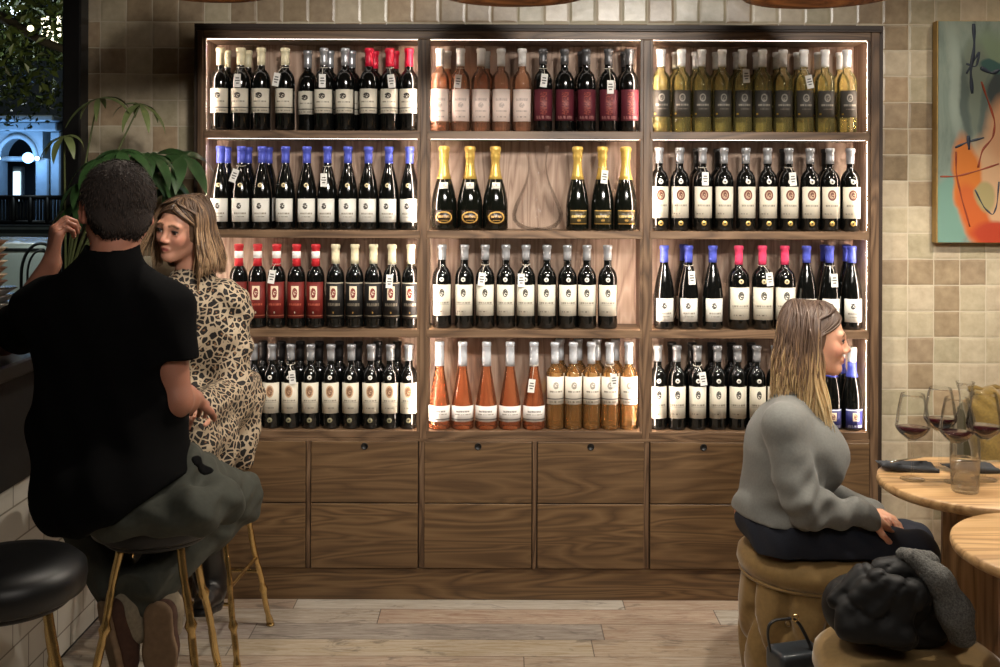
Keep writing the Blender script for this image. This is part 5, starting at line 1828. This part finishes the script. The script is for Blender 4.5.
def long_hair(name, c, R, s, seed, zend, stops, parent, n=520, side_min=62, bias=0.0, part=.012, flare=0.0, wave=.006, tintk=.10, x0max=.035, vol=0.0):
    """Parted hair falling from the crown; zend(az_deg) gives how far down each strand reaches (local z)."""
    rg = np.random.default_rng(seed)
    spec = []
    for q in range(n):
        a0 = rg.uniform(-180, 180)
        lay = rg.uniform(0, 1)
        ze = zend(a0) * (1 - .28 * rg.uniform(0, 1) ** 2)
        ph = rg.uniform(0, 6.28); tint = rg.normal() * tintk; amp = wave * rg.uniform(.4, 1.3)
        line, cols = [], []
        N = 20
        x0 = rg.uniform(-.075, x0max)
        for i in range(N):
            t = i / (N - 1)
            if t < .42:
                u = t / .42
                th = u * math.pi / 2 * 1.02
                z = .022 + (.100 + .008 * lay) * math.cos(th)
                k = math.sin(th)
            else:
                u = (t - .42) / .58
                z = .022 + (ze - .022) * u
                k = 1.0
            sgn = 1 if a0 >= 0 else -1
            aa = abs(a0)
            lim = side_min if z < .085 else side_min * max(0, (.122 - z) / .037)
            aa = max(aa, lim * min(1, k * 1.4))
            ar = math.radians(aa) * sgn
            A, B_ = .106 + .010 * lay + vol, .090 + .012 * lay + vol
            if z < .02:
                drop = min(1, (.02 - z) / .12)
                A += flare * drop - .004 * drop; B_ += flare * drop - .002 * drop
            ctr = -.012 * (1 - k) + (-.014) * k
            xx = ctr + A * k * math.cos(ar) + x0 * (1 - k) * .9
            yy = B_ * k * math.sin(ar) + part * (1 - k)
            if z < .03:
                w = math.sin(ph + (z * 46)) * amp * min(1, (.03 - z) / .06)
                xx += w * math.sin(ar + 1.2); yy += w * math.cos(ar)
            line.append((xx, yy, z))
            tt = min(1, max(0, (.12 - z) / .36)) + tint
            cols.append(lerp3(stops, min(1, max(0, tt))))
        spec.append((line, rg.uniform(.0016, .0030), cols))
    return spec


def fringe_strands(seed, zend, stops, xs, n=170, tintk=.12, part=.008, yout=.092, th=(36, 84)):
    """Strands swept from the parting along the hairline and down beside the face."""
    rg = np.random.default_rng(seed)
    spec = []
    for q in range(n):
        sg = 1 if q % 2 else -1
        th0 = math.radians(rg.uniform(*th)); off = rg.uniform(.001, .006); ze = zend * rg.uniform(.72, 1.0)
        x1 = xs - rg.uniform(0, .045) - .022 * (math.degrees(th0) - 36) / 48
        tint = rg.normal() * tintk; ph = rg.uniform(0, 6.28)
        line, cols = [], []
        for i in range(13):
            s_ = i / 12
            y = .080 * math.sin(s_ * math.pi / 2)
            c = math.sqrt(max(0, 1 - (y / .0875) ** 2))
            t_ = th0 * (1 - s_) ** .75
            ex = -.014 + (.1045 + off) * c * math.cos(t_); ez = .026 + (.0985 + off) * c * math.sin(t_)
            w_ = s_ ** 3
            line.append((ex * (1 - w_) + x1 * w_, sg * (y * (1 + off / .0875) + .004 * w_ + part * sg * (1 - s_)), ez))
        for i in range(1, 10):
            u = i / 9
            z = line[12][2] + (ze - line[12][2]) * u
            line.append((x1 - .006 * u + .006 * math.sin(ph + u * 7) * u, sg * (.085 + off + (yout - .085) * math.sin(min(1, u * 1.6) * 1.57)) + .004 * math.sin(ph * 2 + u * 6) * u, z))
        for (x, y, z) in line:
            cols.append(lerp3(stops, min(1, max(0, (.12 - z) / .36 + tint))))
        spec.append((line, rg.uniform(.0018, .0030), cols))
    return spec


def hair_shell(c, R, s, zc, side=62, back=.0, cut=.038):
    """The mass of hair under the strands."""
    c = np.asarray(c, float)
    f = ell((-.014, 0, .026), (.1035, .086, .0975))
    f = minus(f, rbox((cut + .09, 0, -.046), (.090, .088, .112), .045), .014)
    f = union([(f, 0)] + [(rc((-.045, sy * .062, .0), (-.050 + back, sy * .066, zc * .86), .034, .026, ((0, 1, 0), .75)), .02) for sy in (-1, 1)]
              + [(rc((-.072, 0, .0), (-.074 + back, 0, zc * .9), .040, .030, ((1, 0, 0), .7)), .025)]
              + [(rc((-.008, sy * .078, .02), (-.012, sy * .074, zc * .75), .018, .014), .02) for sy in (-1, 1)])
    Rf = R.astype(np.float32); cf = c.astype(np.float32)
    return lambda Q: f(((Q - cf) @ Rf) / s) * s


def build_hair(name, c, R, s, spec, shell, lo, hi, stops, parent):
    V0, F0 = surface(shell, lo, hi, .006)
    V0 = relax(V0, F0, 1)
    L = ((V0 - c) @ R) / s
    C0 = [lerp3(stops, min(1, max(0, (.12 - z) / .36 + .08 * math.sin(x * 300 + y * 260)))) for x, y, z in L]
    V, Fc, Cc = hair_strands(c, R, s, spec, 0, None)
    nv = len(V0)
    VV = np.concatenate([V0, np.array(V)])
    FF = [tuple(int(i) for i in q) for q in F0] + [tuple(i + nv for i in q) for q in Fc]
    return np_obj(name, VV, FF, M['hair'], parent, np.array(list(C0) + list(Cc)))


def shoe(parent, heel, toe, n, upper_mat, sole_mat, names=('shoe', 'sole'), w=.046, h=.075, shaft=None):
    """heel, toe: ends of the sole; n: from the sole up into the foot."""
    heel, toe = np.asarray(heel, float), np.asarray(toe, float)
    d = unit(toe - heel); L = np.linalg.norm(toe - heel)
    n = unit(np.asarray(n) - d * (np.asarray(n) @ d)); l = np.cross(n, d)
    def pt(a, b_=0, c_=0): return heel + d * a * L + l * b_ + n * c_
    up = union([rc(pt(.12, 0, .035), pt(.45, 0, .035), w * .72, w * .82, (n, .9)), rc(pt(.45, 0, .032), pt(.80, -.002, .024), w * .86, w * .72, (n, .72)),
                (rc(pt(.16, 0, .04), pt(.20, 0, h), w * .72, w * .80), .02), (rc(pt(.3, 0, .055), pt(.6, 0, .045), w * .55, w * .5), .02)] + ([(shaft, .02)] if shaft else []), .02)
    up = inter(up, half(pt(0, 0, .016), -n), .004)
    so = union([rc(pt(.11, 0, .008), pt(.45, 0, .008), w * .80, w * .86), rc(pt(.45, 0, .008), pt(.82, -.002, .008), w * .94, w * .86)], .02)
    so = inter(inter(so, half(pt(0, 0, .019), n), .003), half(pt(0, 0, 0), -n), .003)
    lo = np.minimum(heel, toe) - .14; hi = np.maximum(heel, toe) + .14
    so = inter(so, grow(so, 0), .0)
    o = solid(names[0], up, lo, hi, .005, upper_mat, parent)
    solid(names[1], so, lo, hi, .005, sole_mat, o)
    return o


M['iris'] = plain('dark_iris', srgb(46, 34, 28), .2, noise=.05)
M['lash'] = plain('eyelash', srgb(34, 24, 20), .7, noise=.05)


def add_eyes(body, c, R, s):
    for sy in (-1, 1):
        MT = Matrix.Translation(tuple(np.asarray(c) + R @ (np.array([.0835, sy * .0345, .0045]) * s))) @ Matrix([[*R[0]], [*R[1]], [*R[2]]]).to_4x4()
        b = MB(); b.lathe([(0, -1), (.5, -.866), (.866, -.5), (1, 0), (.866, .5), (.5, .866), (0, 1)], 14)
        b.v = [tuple(MT @ Vector((x * .0046 * s, y * .0066 * s, z * .0050 * s))) for x, y, z in b.v]
        b.build('iris', M['iris'], body)
        pts = [(.0845, .020, .0085), (.0880, .026, .0120), (.0885, .033, .0130), (.0860, .040, .0120), (.0800, .0475, .0080)]
        b = MB(); b.tube([tuple(np.asarray(c) + R @ (np.array([x, sy * y, z]) * s)) for x, y, z in pts], [.0010, .0017, .0020, .0019, .0011], 6)
        b.build('eyelashes', M['lash'], body)


# ------------------------------------------------------------ the man in black
def build_man():
    man = thing('person', 'man in black t-shirt on a bar stool, seen from behind, hand at ear', 'person', (-.95, 2.74, 0))
    hc = P(117, 213, 2.82); hR = frame((-.50, .86, -.14), (0.02, .05, 1))
    nb = P(111, 268, 2.79)
    Ls, Rs = P(44, 312, 2.79), P(166, 312, 2.75)
    Le, Lw = np.array([-1.405, 2.95, 1.155]), P(52, 265, 2.93)
    Re, Rw = P(176, 402, 2.74), P(194, 400, 2.97)
    pel = P(130, 478, 2.74)
    Rh, Rk, Ra = P(168, 480, 2.76), P(237, 499, 3.08), np.array([-.915, 2.74, .555])
    Lh, Lk, La = P(92, 484, 2.76), np.array([-1.27, 3.10, .69]), P(120, 584, 2.76)
    s = 1.08
    seat = cyl(ST_MAN, .172, .655, .7675)
    head = head_parts(hc, hR, s)
    up = np.array([0, 0, 1.])
    Lhand = hand_parts(Lw, unit(np.array([.10, .0, 1.0])), np.array([-.75, -.55, .1]), -1, (.9, .95, 1.0, 1.05), 1.1)
    Rhand = hand_parts(Rw, unit(P(199, 402, 3.08) - Rw), up + np.array([.3, 0, 0]), 1, (.35, .35, .4, .4), 1.0)
    neck_t = hc + hR @ np.array([-.03, 0, -.05])
    body = union([(head, 0), (rc(neck_t, nb + np.array([0, .0, -.02]), .058, .066), .03),
                  (rc(Ls, Rs, .05, .05), .05), (ell(P(108, 345, 2.79), (.17, .10, .16)), .06), (ell(P(112, 440, 2.75), (.17, .11, .16)), .06), (ell(pel, (.17, .13, .10)), .06),
                  (rc(Ls, Le, .050, .041), .03), (rc(Le, Lw, .043, .027), .02), (rc(Rs, Re, .050, .042), .03), (rc(Re, Re * .6 + Rw * .4, .043, .041), .02), (rc(Re * .6 + Rw * .4, Rw, .041, .028), .02),
                  (rc(Rh, Rk, .080, .055), .04), (rc(Rk, Ra, .052, .038), .02), (rc(Lh, Lk, .080, .055), .04), (rc(Lk, La, .052, .038), .02)]
                 + [(union(Lhand), .012), (union(Rhand), .012)])
    col = skin_colors(hc, hR, s, (176, 120, 98), (160, 90, 80), (50, 36, 28))
    body = minus(body, seat, .004)
    bo = solid('body', body, (-1.52, 2.45, .45), (-.62, 3.24, 1.72), .0042, M['skin'], man, col)
    # hair: short, dark
    Rf, cf = hR.astype(np.float32), hc.astype(np.float32)
    cap = ell((-.014, 0, .030), (.104, .087, .098))
    cap = union([(cap, 0), (rc((-.060, .034, -.045), (-.060, -.034, -.045), .040, .040), .035)])
    cap = minus(cap, rbox((.10, 0, -.045), (.078, .12, .105), .03), .01)
    cap = inter(cap, lambda Q: (-(Q[:, 2] + .088) - .30 * np.minimum(Q[:, 0] + .03, 0)), .012)
    cap = inter(cap, lambda Q: -(Q[:, 2] + .092) + 1.5 * np.maximum(np.abs(Q[:, 1]) - .036, 0) - .25 * np.minimum(Q[:, 0] + .03, 0), .010)
    for sy in (-1, 1):
        cap = minus(cap, ell((-.006, sy * .090, -.014), (.034, .030, .040)), .008)
    cap2 = fold(cap, lambda Q: .0007 * np.sin(Q[:, 1] * 520 + 5 * np.sin(Q[:, 2] * 90 + Q[:, 0] * 70)) * np.sin(Q[:, 2] * 310 + 4 * np.sin(Q[:, 1] * 110)))
    hs = lambda Q: cap2(((Q - cf) @ Rf) / s) * s
    hcol = lambda V: np.array([lerp3([(0, srgb(44, 32, 26)), (1, srgb(26, 20, 17))], .5 + .5 * math.sin(v[0] * 800 + v[2] * 500)) for v in V])
    V0, F0 = surface(hs, hc - .18, hc + .18, .004)
    rgh = np.random.default_rng(21)
    spec = []
    pick = rgh.choice(len(V0), 2600)
    L0 = ((V0[pick] - hc) @ hR) / s
    for L in L0:
        o_ = unit(L - np.array([-.014, 0, .02]))
        if cap(np.array([L + o_ * .004], np.float32))[0] < 0 or cap(np.array([L - o_ * .006], np.float32))[0] > 0: continue
        dwn = unit(np.array([-.25 if L[2] > .06 else .0, 0, -1]) + rgh.normal(size=3) * .25); dwn = unit(dwn - o_ * (dwn @ o_))
        ln = rgh.uniform(.008, .016)
        c_ = srgb(*(np.array((30, 22, 18)) + rgh.uniform(0, 26) * np.array((1, .8, .65))))
        spec.append(([L - o_ * .001, L + o_ * .0022 + dwn * ln * .5, L + o_ * .0030 + dwn * ln], .0011, [c_] * 3))
    V1, F1, C1 = hair_strands(hc, hR, s, spec, 0, None)
    n0 = len(V0)
    np_obj('hair', np.concatenate([relax(V0, F0, 1), np.array(V1)]), [tuple(int(i) for i in q) for q in F0] + [tuple(i + n0 for i in q) for q in F1], M['short_hair'], man, np.concatenate([hcol(V0), np.array(C1)]))
    # t-shirt
    ts = union([(ell(P(106, 342, 2.79), (.195, .128, .160)), 0), (ell(P(110, 420, 2.76), (.210, .145, .19)), .06), (ell(P(117, 490, 2.705), (.215, .205, .135)), .07),
                (rc(Ls + [.0, 0, .008], Rs + [0, 0, .008], .066, .066), .05), (rc(Ls, nb, .062, .062), .04), (rc(Rs, nb, .062, .062), .04), (rc(nb + [0, 0, -.02], nb + [0.002, .0, .05], .082, .072), .025)])
    a0, a1 = P(82, 541, 2.56), P(196, 474, 2.56)
    e = unit(a1 - a0); nn = np.array([e[2], 0, -e[0]])
    ts = inter(ts, half(a0, nn if nn[2] < 0 else -nn), .012)
    ts = inter(ts, half(P(60, 536, 2.6), (0, 0, -1)), .02)
    sl = []
    for S_, E_, fr in ((Rs, Re, .56), (Ls, Le, .65)):
        q = S_ + (E_ - S_) * fr
        sl.append((inter(rc(S_, q, .072, .071), half(q, E_ - S_), .004), .04))
    ts = union([(ts, 0)] + sl)
    ts = fold(ts, lambda Q: .0045 * np.sin(Q[:, 2] * 38 + 5 * Q[:, 0] + 2.0 * np.sin(Q[:, 0] * 15)) * np.clip((1.22 - Q[:, 2]) / .2, 0, 1) + .003 * np.sin(Q[:, 0] * 60 + Q[:, 2] * 30))
    ts = inter(ts, half(P(110, 250, 2.74), unit(np.array([0.02, -.32, 1]))), .006)
    ts = minus(ts, seat, .004)
    ts = minus(ts, union([rc(nb + [0, 0, .0], nb + [0, 0, .12], .064, .064)]), .004)
    solid('t_shirt', ts, (-1.52, 2.48, .60), (-.62, 3.08, 1.50), .0052, M['cloth_black'], man)
    # trousers
    lower = []
    for K, A in ((Rk, Ra), (Lk, La)):
        d = unit(A - K); q = A + d * .06
        lower.append((inter(rc(K, q, .078, .060), half(q, d), .004), .012))
    tr = union([(ell(P(140, 490, 2.75), (.182, .165, .125)), 0), (rc(P(104, 523, 2.575), P(196, 514, 2.585), .044, .046), .05), (rc(P(196, 512, 2.59), P(222, 502, 2.72), .046, .060), .05), (rc(Rh + [0, 0, -.02], Rk, .116, .080), .05), (rc(Lh, Lk, .110, .080), .05)] + lower)
    tr = fold(tr, lambda Q: .005 * np.sin(Q[:, 0] * 55 + Q[:, 1] * 25 + 2 * np.sin(Q[:, 2] * 40)) + .003 * np.sin(Q[:, 2] * 80 - Q[:, 1] * 45))
    tr = inter(tr, half((0, 0, .95), (0, 0, 1)), .01)
    tr = minus(tr, seat, .006)
    to = solid('trousers', tr, (-1.35, 2.50, .42), (-.62, 3.24, 1.0), .0055, M['trousers'], man)
    # pocket opening at the right hip
    pk = rc(P(200, 460, 2.71), P(208, 476, 2.75), .021, .021, ((0, 0, 1), 1.0))
    solid('pocket_opening', inter(grow(tr, .003), pk, .004), P(180, 500, 2.6) - .05, P(225, 440, 2.9) + .05, .005, M['cloth_black'], to)
    # socks and shoes
    for A, heel, toe, n in ((Ra, P(158, 606, 2.68), P(163, 714, 2.71), (0, 1, .1)), (La, P(100, 606, 2.68), P(124, 712, 2.69), (.78, .6, .2))):
        heel = np.asarray(heel); n = unit(np.array(n, float))
        dd = unit(toe - heel)
        ank = heel + dd * .05 + n * .075
        so = solid('sock', union([rc(A, ank, .043, .041), rc(ank, ank + dd * .05, .041, .040)], .02), np.minimum(A, ank) - .11, np.maximum(A, ank) + .11, .005, M['sock'], man)
        shoe(man, heel, toe, n, M['suede'], M['sole'])
    return man


# --------------------------------------------------- the woman in leopard print
def build_leopard():
    w = thing('person', 'woman in leopard print dress with shoulder-length fair hair, facing the man', 'person', (-1.0, 3.5, 0))
    hc = P(182, 231, 3.45); hR = frame((-.36, -.92, -.10), (.18, .0, 1)); s = .905
    nb = P(193, 287, 3.51)
    Ls, Rs = P(228, 305, 3.50), P(162, 304, 3.40)
    Le, Lw = P(234, 398, 3.44), P(202, 408, 3.22)
    Re, Rw = P(150, 392, 3.30), P(160, 412, 3.14)
    pel = np.array([-1.0, 3.58, .865])
    Lh, Lk, La = np.array([-.945, 3.54, .85]), P(188, 446, 3.16), P(211, 575, 3.25)
    Rh, Rk, Ra = np.array([-1.07, 3.55, .85]), P(146, 448, 3.16), P(148, 580, 3.28)
    head = head_parts(hc, hR, s, True)
    hands = [(union(hand_parts(Lw, P(186, 414, 3.12) - Lw, (0, -.2, 1), -1, (.4, .45, .5, .5), .92)), .012),
             (union(hand_parts(Rw, P(172, 420, 3.05) - Rw, (0, -.2, 1), 1, (.4, .45, .5, .5), .92)), .012)]
    body = union([(head, 0), (rc(hc + hR @ np.array([-.03, 0, -.05]), nb, .045, .050), .025), (rc(Ls, Rs, .045, .045), .04),
                  (ell(P(203, 345, 3.52), (.14, .095, .15)), .05), (ell(P(207, 410, 3.56), (.13, .10, .14)), .05), (ell(pel, (.15, .13, .09)), .05),
                  (rc(Ls, Le, .040, .034), .02), (rc(Le, Lw, .034, .023), .02), (rc(Rs, Re, .040, .034), .02), (rc(Re, Rw, .034, .023), .02),
                  (rc(Lh, Lk, .07, .048), .04), (rc(Lk, La, .046, .032), .02), (rc(Rh, Rk, .07, .048), .04), (rc(Rk, Ra, .046, .032), .02)] + hands)
    col = skin_colors(hc, hR, s, (206, 150, 124), (170, 92, 84), (92, 66, 46), (50, 36, 28))
    seat = cyl(ST_WOM, .172, .655, .7675)
    body = minus(body, seat, .004)
    add_eyes(solid('body', body, (-1.40, 2.98, .25), (-.70, 3.78, 1.62), .0038, M['skin'], w, col), hc, hR, s)
    dr = union([(ell(P(199, 342, 3.52), (.155, .118, .160)), 0), (ell(P(204, 405, 3.56), (.145, .125, .16)), .06), (ell(pel + [0.02, 0, -.01], (.175, .165, .125)), .06),
                (rc(Ls, Rs, .064, .064), .05), (rc(Ls, nb, .055, .055), .04), (rc(Rs, nb, .055, .055), .04), (rc(nb - [0, 0, .03], nb + [-.006, -.01, .035], .070, .060), .02),
                (rc(Ls, Le, .072, .066), .035), (rc(Le, Lw, .066, .050), .02), (rc(Rs, Re, .066, .060), .03), (rc(Re, Rw, .058, .048), .02),
                (rc(Lh, Lk, .108, .090), .05), (rc(Rh, Rk, .105, .088), .05), (rc(Lk, Rk, .082, .082), .05), (rc(np.array([-.865, 3.54, .80]), np.array([-.862, 3.50, .66]), .05, .035), .05), (rc(np.array([-.87, 3.3, .78]), np.array([-.88, 3.28, .70]), .05, .03), .06)])
    dr = fold(dr, lambda Q: .006 * np.sin(Q[:, 2] * 44 + Q[:, 0] * 26 + 2.2 * np.sin(Q[:, 0] * 20 + Q[:, 2] * 9)) + .004 * np.sin(Q[:, 0] * 70 - Q[:, 2] * 60))
    dr = minus(dr, rc(nb - [0, 0, .02], nb + [-.02, -.03, .12], .050, .052), .004)
    dr = minus(dr, seat, .006)
    solid('leopard_dress', dr, (-1.40, 2.98, .52), (-.68, 3.82, 1.42), .0052, M['leopard'], w)
    stops = [(0, srgb(70, 52, 40)), (.35, srgb(104, 80, 60)), (.62, srgb(158, 126, 94)), (1, srgb(190, 158, 122))]
    ze = lambda a: -.165 - .03 * math.cos(math.radians(a * 2))
    spec = long_hair('hair', hc, hR, s, 5, ze, stops, w, 760, 64, 0, .014, .05, .014, .26, .04, .005)
    spec += fringe_strands(31, -.165, stops, .040, 190, .24)
    build_hair('hair', hc, hR, s, spec, hair_shell(hc, hR, s, -.16), hc - .26, hc + .17, stops, w)
    for A, K, heel, toe in ((La, Lk, P(216, 606, 3.27), P(201, 619, 3.06)), (Ra, Rk, P(152, 606, 3.30), P(140, 619, 3.09))):
        shaft = rc(K * .25 + A * .75 * 1.0, A, .052, .048)
        shoe(w, heel, toe, (0, -.15, 1), M['boot'], M['black'], ('boot', 'boot_sole'), .042, .08, union([rc(K * .35 + A * .65, A + [0, 0, .0], .056, .046), rc(A, np.asarray(heel) + [0, -.03, .06], .046, .042)], .02))
    return w


# ------------------------------------------------------- the woman in grey
def build_grey():
    w = thing('person', 'woman in grey sweatshirt and dark jeans sitting in profile on the tufted pouf', 'person', (.95, 3.36, 0))
    hc = P(815.5, 339, 3.36); hR = frame((1, -.20, -.05), (-.02, 0, 1)); s = .985
    nb = P(796, 400, 3.37)
    Rs, Re, Rw = P(785, 425, 3.225), P(803, 505, 3.16), P(868, 515, 3.20)
    Ls, Le, Lw = P(797, 425, 3.53), P(822, 497, 3.55), P(872, 508, 3.40)
    pel = np.array([.885, 3.36, .535])
    Rh, Rk = P(785, 543, 3.27), P(918, 552, 3.245)
    Lh, Lk = P(785, 540, 3.46), P(912, 541, 3.44)
    Ra, La = np.array([1.345, 3.255, .085]), np.array([1.36, 3.43, .085])
    head = head_parts(hc, hR, s, True)
    hands = [(union(hand_parts(Rw, P(893, 524, 3.26) - Rw, (0.15, -.35, 1), 1, (.35, .4, .5, .55), .93)), .012),
             (union(hand_parts(Lw, P(893, 518, 3.30) - Lw, (0.15, .2, 1), -1, (.35, .4, .5, .55), .93)), .012)]
    body = union([(head, 0), (rc(hc + hR @ np.array([-.032, 0, -.05]), nb, .046, .052), .025), (rc(Rs, Ls, .045, .045), .04),
                  (ell(P(793, 448, 3.37), (.11, .14, .14)), .05), (ell(P(787, 500, 3.37), (.11, .13, .12)), .05), (ell(pel, (.12, .15, .085)), .05),
                  (rc(Rs, Re, .040, .034), .02), (rc(Re, Rw, .034, .023), .02), (rc(Ls, Le, .040, .034), .02), (rc(Le, Lw, .034, .023), .02),
                  (rc(Rh, Rk, .072, .050), .03), (rc(Lh, Lk, .072, .05), .03), (rc(Rk, Ra, .048, .034), .02), (rc(Lk, La, .048, .034), .02)] + hands)
    col = skin_colors(hc, hR, s, (226, 168, 138), (190, 104, 92), (120, 88, 62), (70, 84, 92), (214, 130, 108))
    pad = cyl(PF1, .236, .30, .4535)
    body = minus(body, pad, .004)
    add_eyes(solid('body', body, (.66, 3.02, .02), (1.50, 3.68, 1.26), .0038, M['skin'], w, col), hc, hR, s)
    sw = union([(ell(P(793, 447, 3.37), (.150, .185, .165)), 0), (ell(P(785, 495, 3.365), (.150, .175, .125)), .05), (ell(P(776, 522, 3.36), (.128, .185, .075)), .05),
                (rc(Rs, Ls, .062, .062), .05), (rc(Rs, nb, .055, .055), .04), (rc(Ls, nb, .055, .055), .04), (rc(nb - [0, 0, .03], nb + [.006, 0, .02], .074, .066), .02),
                (rc(Rs, Rs * .4 + Re * .6, .064, .061), .018), (rc(Rs * .4 + Re * .6, Re, .061, .060), .012), (rc(Re, Rw, .060, .040), .010), (rc(Ls, Le, .07, .064), .025), (rc(Le, Lw, .06, .040), .02),
                (ell(P(818, 452, 3.36), (.095, .14, .075)), .05)])
    def fl(Q):
        el = np.sqrt(((Q - Re.astype(np.float32)) ** 2).sum(1)); near = np.exp(-(el / .10) ** 2)
        x, z = Q[:, 0], Q[:, 2]
        sl = np.clip((.80 - z) / .15, 0, 1) * 1.5
        return .0055 * near * np.sin(x * 62 - z * 88 + 1.2 * np.sin(x * 40)) + .0036 * np.sin(z * 40 + x * 16 + 2 * np.sin(x * 16 - z * 9)) * (.2 + sl) + .003 * np.sin(x * 60 + z * 30 + Q[:, 1] * 20) * sl
    sw = fold(sw, fl)
    sw = inter(sw, half(P(770, 527, 3.2), unit(np.array([-.06, 0, -1]))), .008)
    sw = minus(sw, rc(nb - [0, 0, .01], nb + [.03, 0, .12], .055, .060), .004)
    so = solid('sweatshirt', sw, (.66, 3.02, .48), (1.30, 3.72, 1.02), .005, M['sweater'], w)
    # ribbed neckband, cuffs and shoulder seam
    up = unit(np.array([.10, 0, 1])); e1 = unit(np.cross(up, (0, 1, 0))); e2 = np.cross(up, e1)
    b = MB(); b.tube([tuple(nb + np.array([.003, 0, .017]) + (e1 * .064 * math.cos(a) + e2 * .064 * math.sin(a))) for a in [i * 2 * math.pi / 40 for i in range(40)]], .0085, 8, closed=True); b.build('neckband', M['sweater'], so)
    for W_, E_ in ((Rw, Re), (Lw, Le)):
        d = unit(W_ - E_)
        solid('cuff', fold(rc(W_ - d * .028, W_ + d * .004, .036, .034), lambda Q: .0008 * np.sin(Q[:, 1] * 700 + Q[:, 2] * 500)), W_ - .08, W_ + .08, .004, M['sweater'], so)
    je = union([(ell(pel + [.022, 0, -.005], (.142, .172, .100)), 0), (rc(Rh, Rk, .098, .070), .04), (rc(Lh, Lk, .098, .070), .04), (rc(Rk, Ra, .066, .048), .015), (rc(Lk, La, .066, .048), .015)])
    je = fold(je, lambda Q: .003 * np.sin(Q[:, 0] * 70 + Q[:, 2] * 50 + 2 * np.sin(Q[:, 1] * 30)))
    je = inter(je, half((0, 0, .66), (0, 0, 1)), .01); je = inter(je, half((0, 0, .06), (0, 0, -1)), .01)
    je = minus(je, pad, .006)
    solid('jeans', je, (.66, 3.02, .0), (1.50, 3.70, .72), .0055, M['jeans'], w)
    stops = [(0, srgb(74, 56, 46)), (.42, srgb(104, 82, 66)), (.62, srgb(156, 124, 90)), (.85, srgb(214, 182, 132)), (1, srgb(230, 204, 156))]
    def ze(a):
        aa = abs(a)
        if aa < 95: return -.235
        if aa < 125: return -.17
        return -.215
    spec = long_hair('hair', hc, hR, s, 9, ze, stops, w, 760, 82, 0, .006, .010, .008, .12, .035, -.004)
    # the fair lock falling in front of the shoulder
    rg = np.random.default_rng(3)
    for q in range(90):
        oy = -.070 + rg.normal() * .010; ox = rg.normal() * .012
        line, cols = [], []
        for i in range(16):
            t = i / 15
            z = .05 - (.325 + rg.uniform(-.0, .0)) * t
            x = -.022 + ox + .060 * t ** 1.2 + .006 * math.sin(t * 9 + q)
            y = oy - .012 * math.sin(t * 3) - .014 * t + .005 * math.sin(t * 8 + q * 2)
            line.append((x, y, z)); cols.append(lerp3(stops, min(1, max(0,   .22 + t * 1.05 + rg.uniform(-.04, .04)))))
        spec.append((line, .0025, cols))
    spec += fringe_strands(32, -.23, stops, .012, 190, .12)
    build_hair('hair', hc, hR, s, spec, hair_shell(hc, hR, s, -.17, cut=.018), hc - .30, hc + .17, stops, w)
    for A, yy in ((Ra, 3.255), (La, 3.43)):
        shoe(w, (A[0] - .075, yy, .001), (A[0] + .175, yy + .0, .001), (0, 0, 1), M['boot'], M['black'], ('ankle_boot', 'boot_sole'), .042, .085, rc(A + [0, 0, .02], A + [0, 0, -.02], .05, .046))
    return w


build_man()
build_leopard()
build_grey()
# ============================================================ camera and light
cam = bpy.data.cameras.new('camera')
cam.sensor_width = 36.0
cam.lens = 36.0 * F / 1000.0
cam.shift_y = -(333.5 - HY) / 1000.0
co = bpy.data.objects.new('camera', cam)
COL.objects.link(co)
co.location = (0, 0, EYE)
co.rotation_euler = (math.pi / 2, math.radians(-.2), 0)
scene.camera = co


def lamp(name, typ, loc, energy, color=(1, .8, .6), target=None, **kw):
    l = bpy.data.lights.new(name, typ)
    l.energy = energy
    l.color = color
    for k, v in kw.items(): setattr(l, k, v)
    o = bpy.data.objects.new(name, l)
    COL.objects.link(o)
    o.location = loc
    if target is not None:
        o.rotation_euler = (Vector(target) - Vector(loc)).to_track_quat('-Z', 'Y').to_euler()
    return o


WARM = (1.0, .90, .75)
for x, tx in ((.2, -.75), (.75, .15), (1.3, 1.05)):
    lamp('ceiling_spot', 'SPOT', (x, .9, 2.6), 165, (1.0, .94, .86), (tx, 4.05, 1.5), spot_size=math.radians(44), spot_blend=.8, shadow_soft_size=.14)
lamp('wall_spot', 'SPOT', (2.1, 3.3, 2.98), 40, WARM, (1.95, 4.15, .8), spot_size=math.radians(80), spot_blend=.9, shadow_soft_size=.06)
lamp('table_fill_spot', 'SPOT', (1.45, 2.7, 2.98), 60, WARM, (1.4, 2.95, .74), spot_size=math.radians(46), spot_blend=.8, shadow_soft_size=.05)  # added spot without a fixture, brightens the tabletop
lamp('fill_light', 'AREA', (.4, .2, 2.95), 34, (1.0, .92, .82), (.3, 1.5, 0), size=1.6)  # added soft fill near the camera, lifts shoes, trousers and poufs

world = bpy.data.worlds.new('night')
scene.world = world
world.use_nodes = True
bg = world.node_tree.nodes['Background']
bg.inputs[0].default_value = (.012, .018, .028, 1)
bg.inputs[1].default_value = .6

scene.view_settings.view_transform = 'Standard'
scene.view_settings.look = 'None'
scene.view_settings.gamma = 1.0
scene.view_settings.use_curve_mapping = False
scene.view_settings.exposure = 0.15
scene.cycles.use_denoising = True
scene.cycles.max_bounces = 10
scene.cycles.transmission_bounces = 10
scene.cycles.caustics_reflective = False
scene.cycles.caustics_refractive = False
scene.cycles.sample_clamp_indirect = 4.0
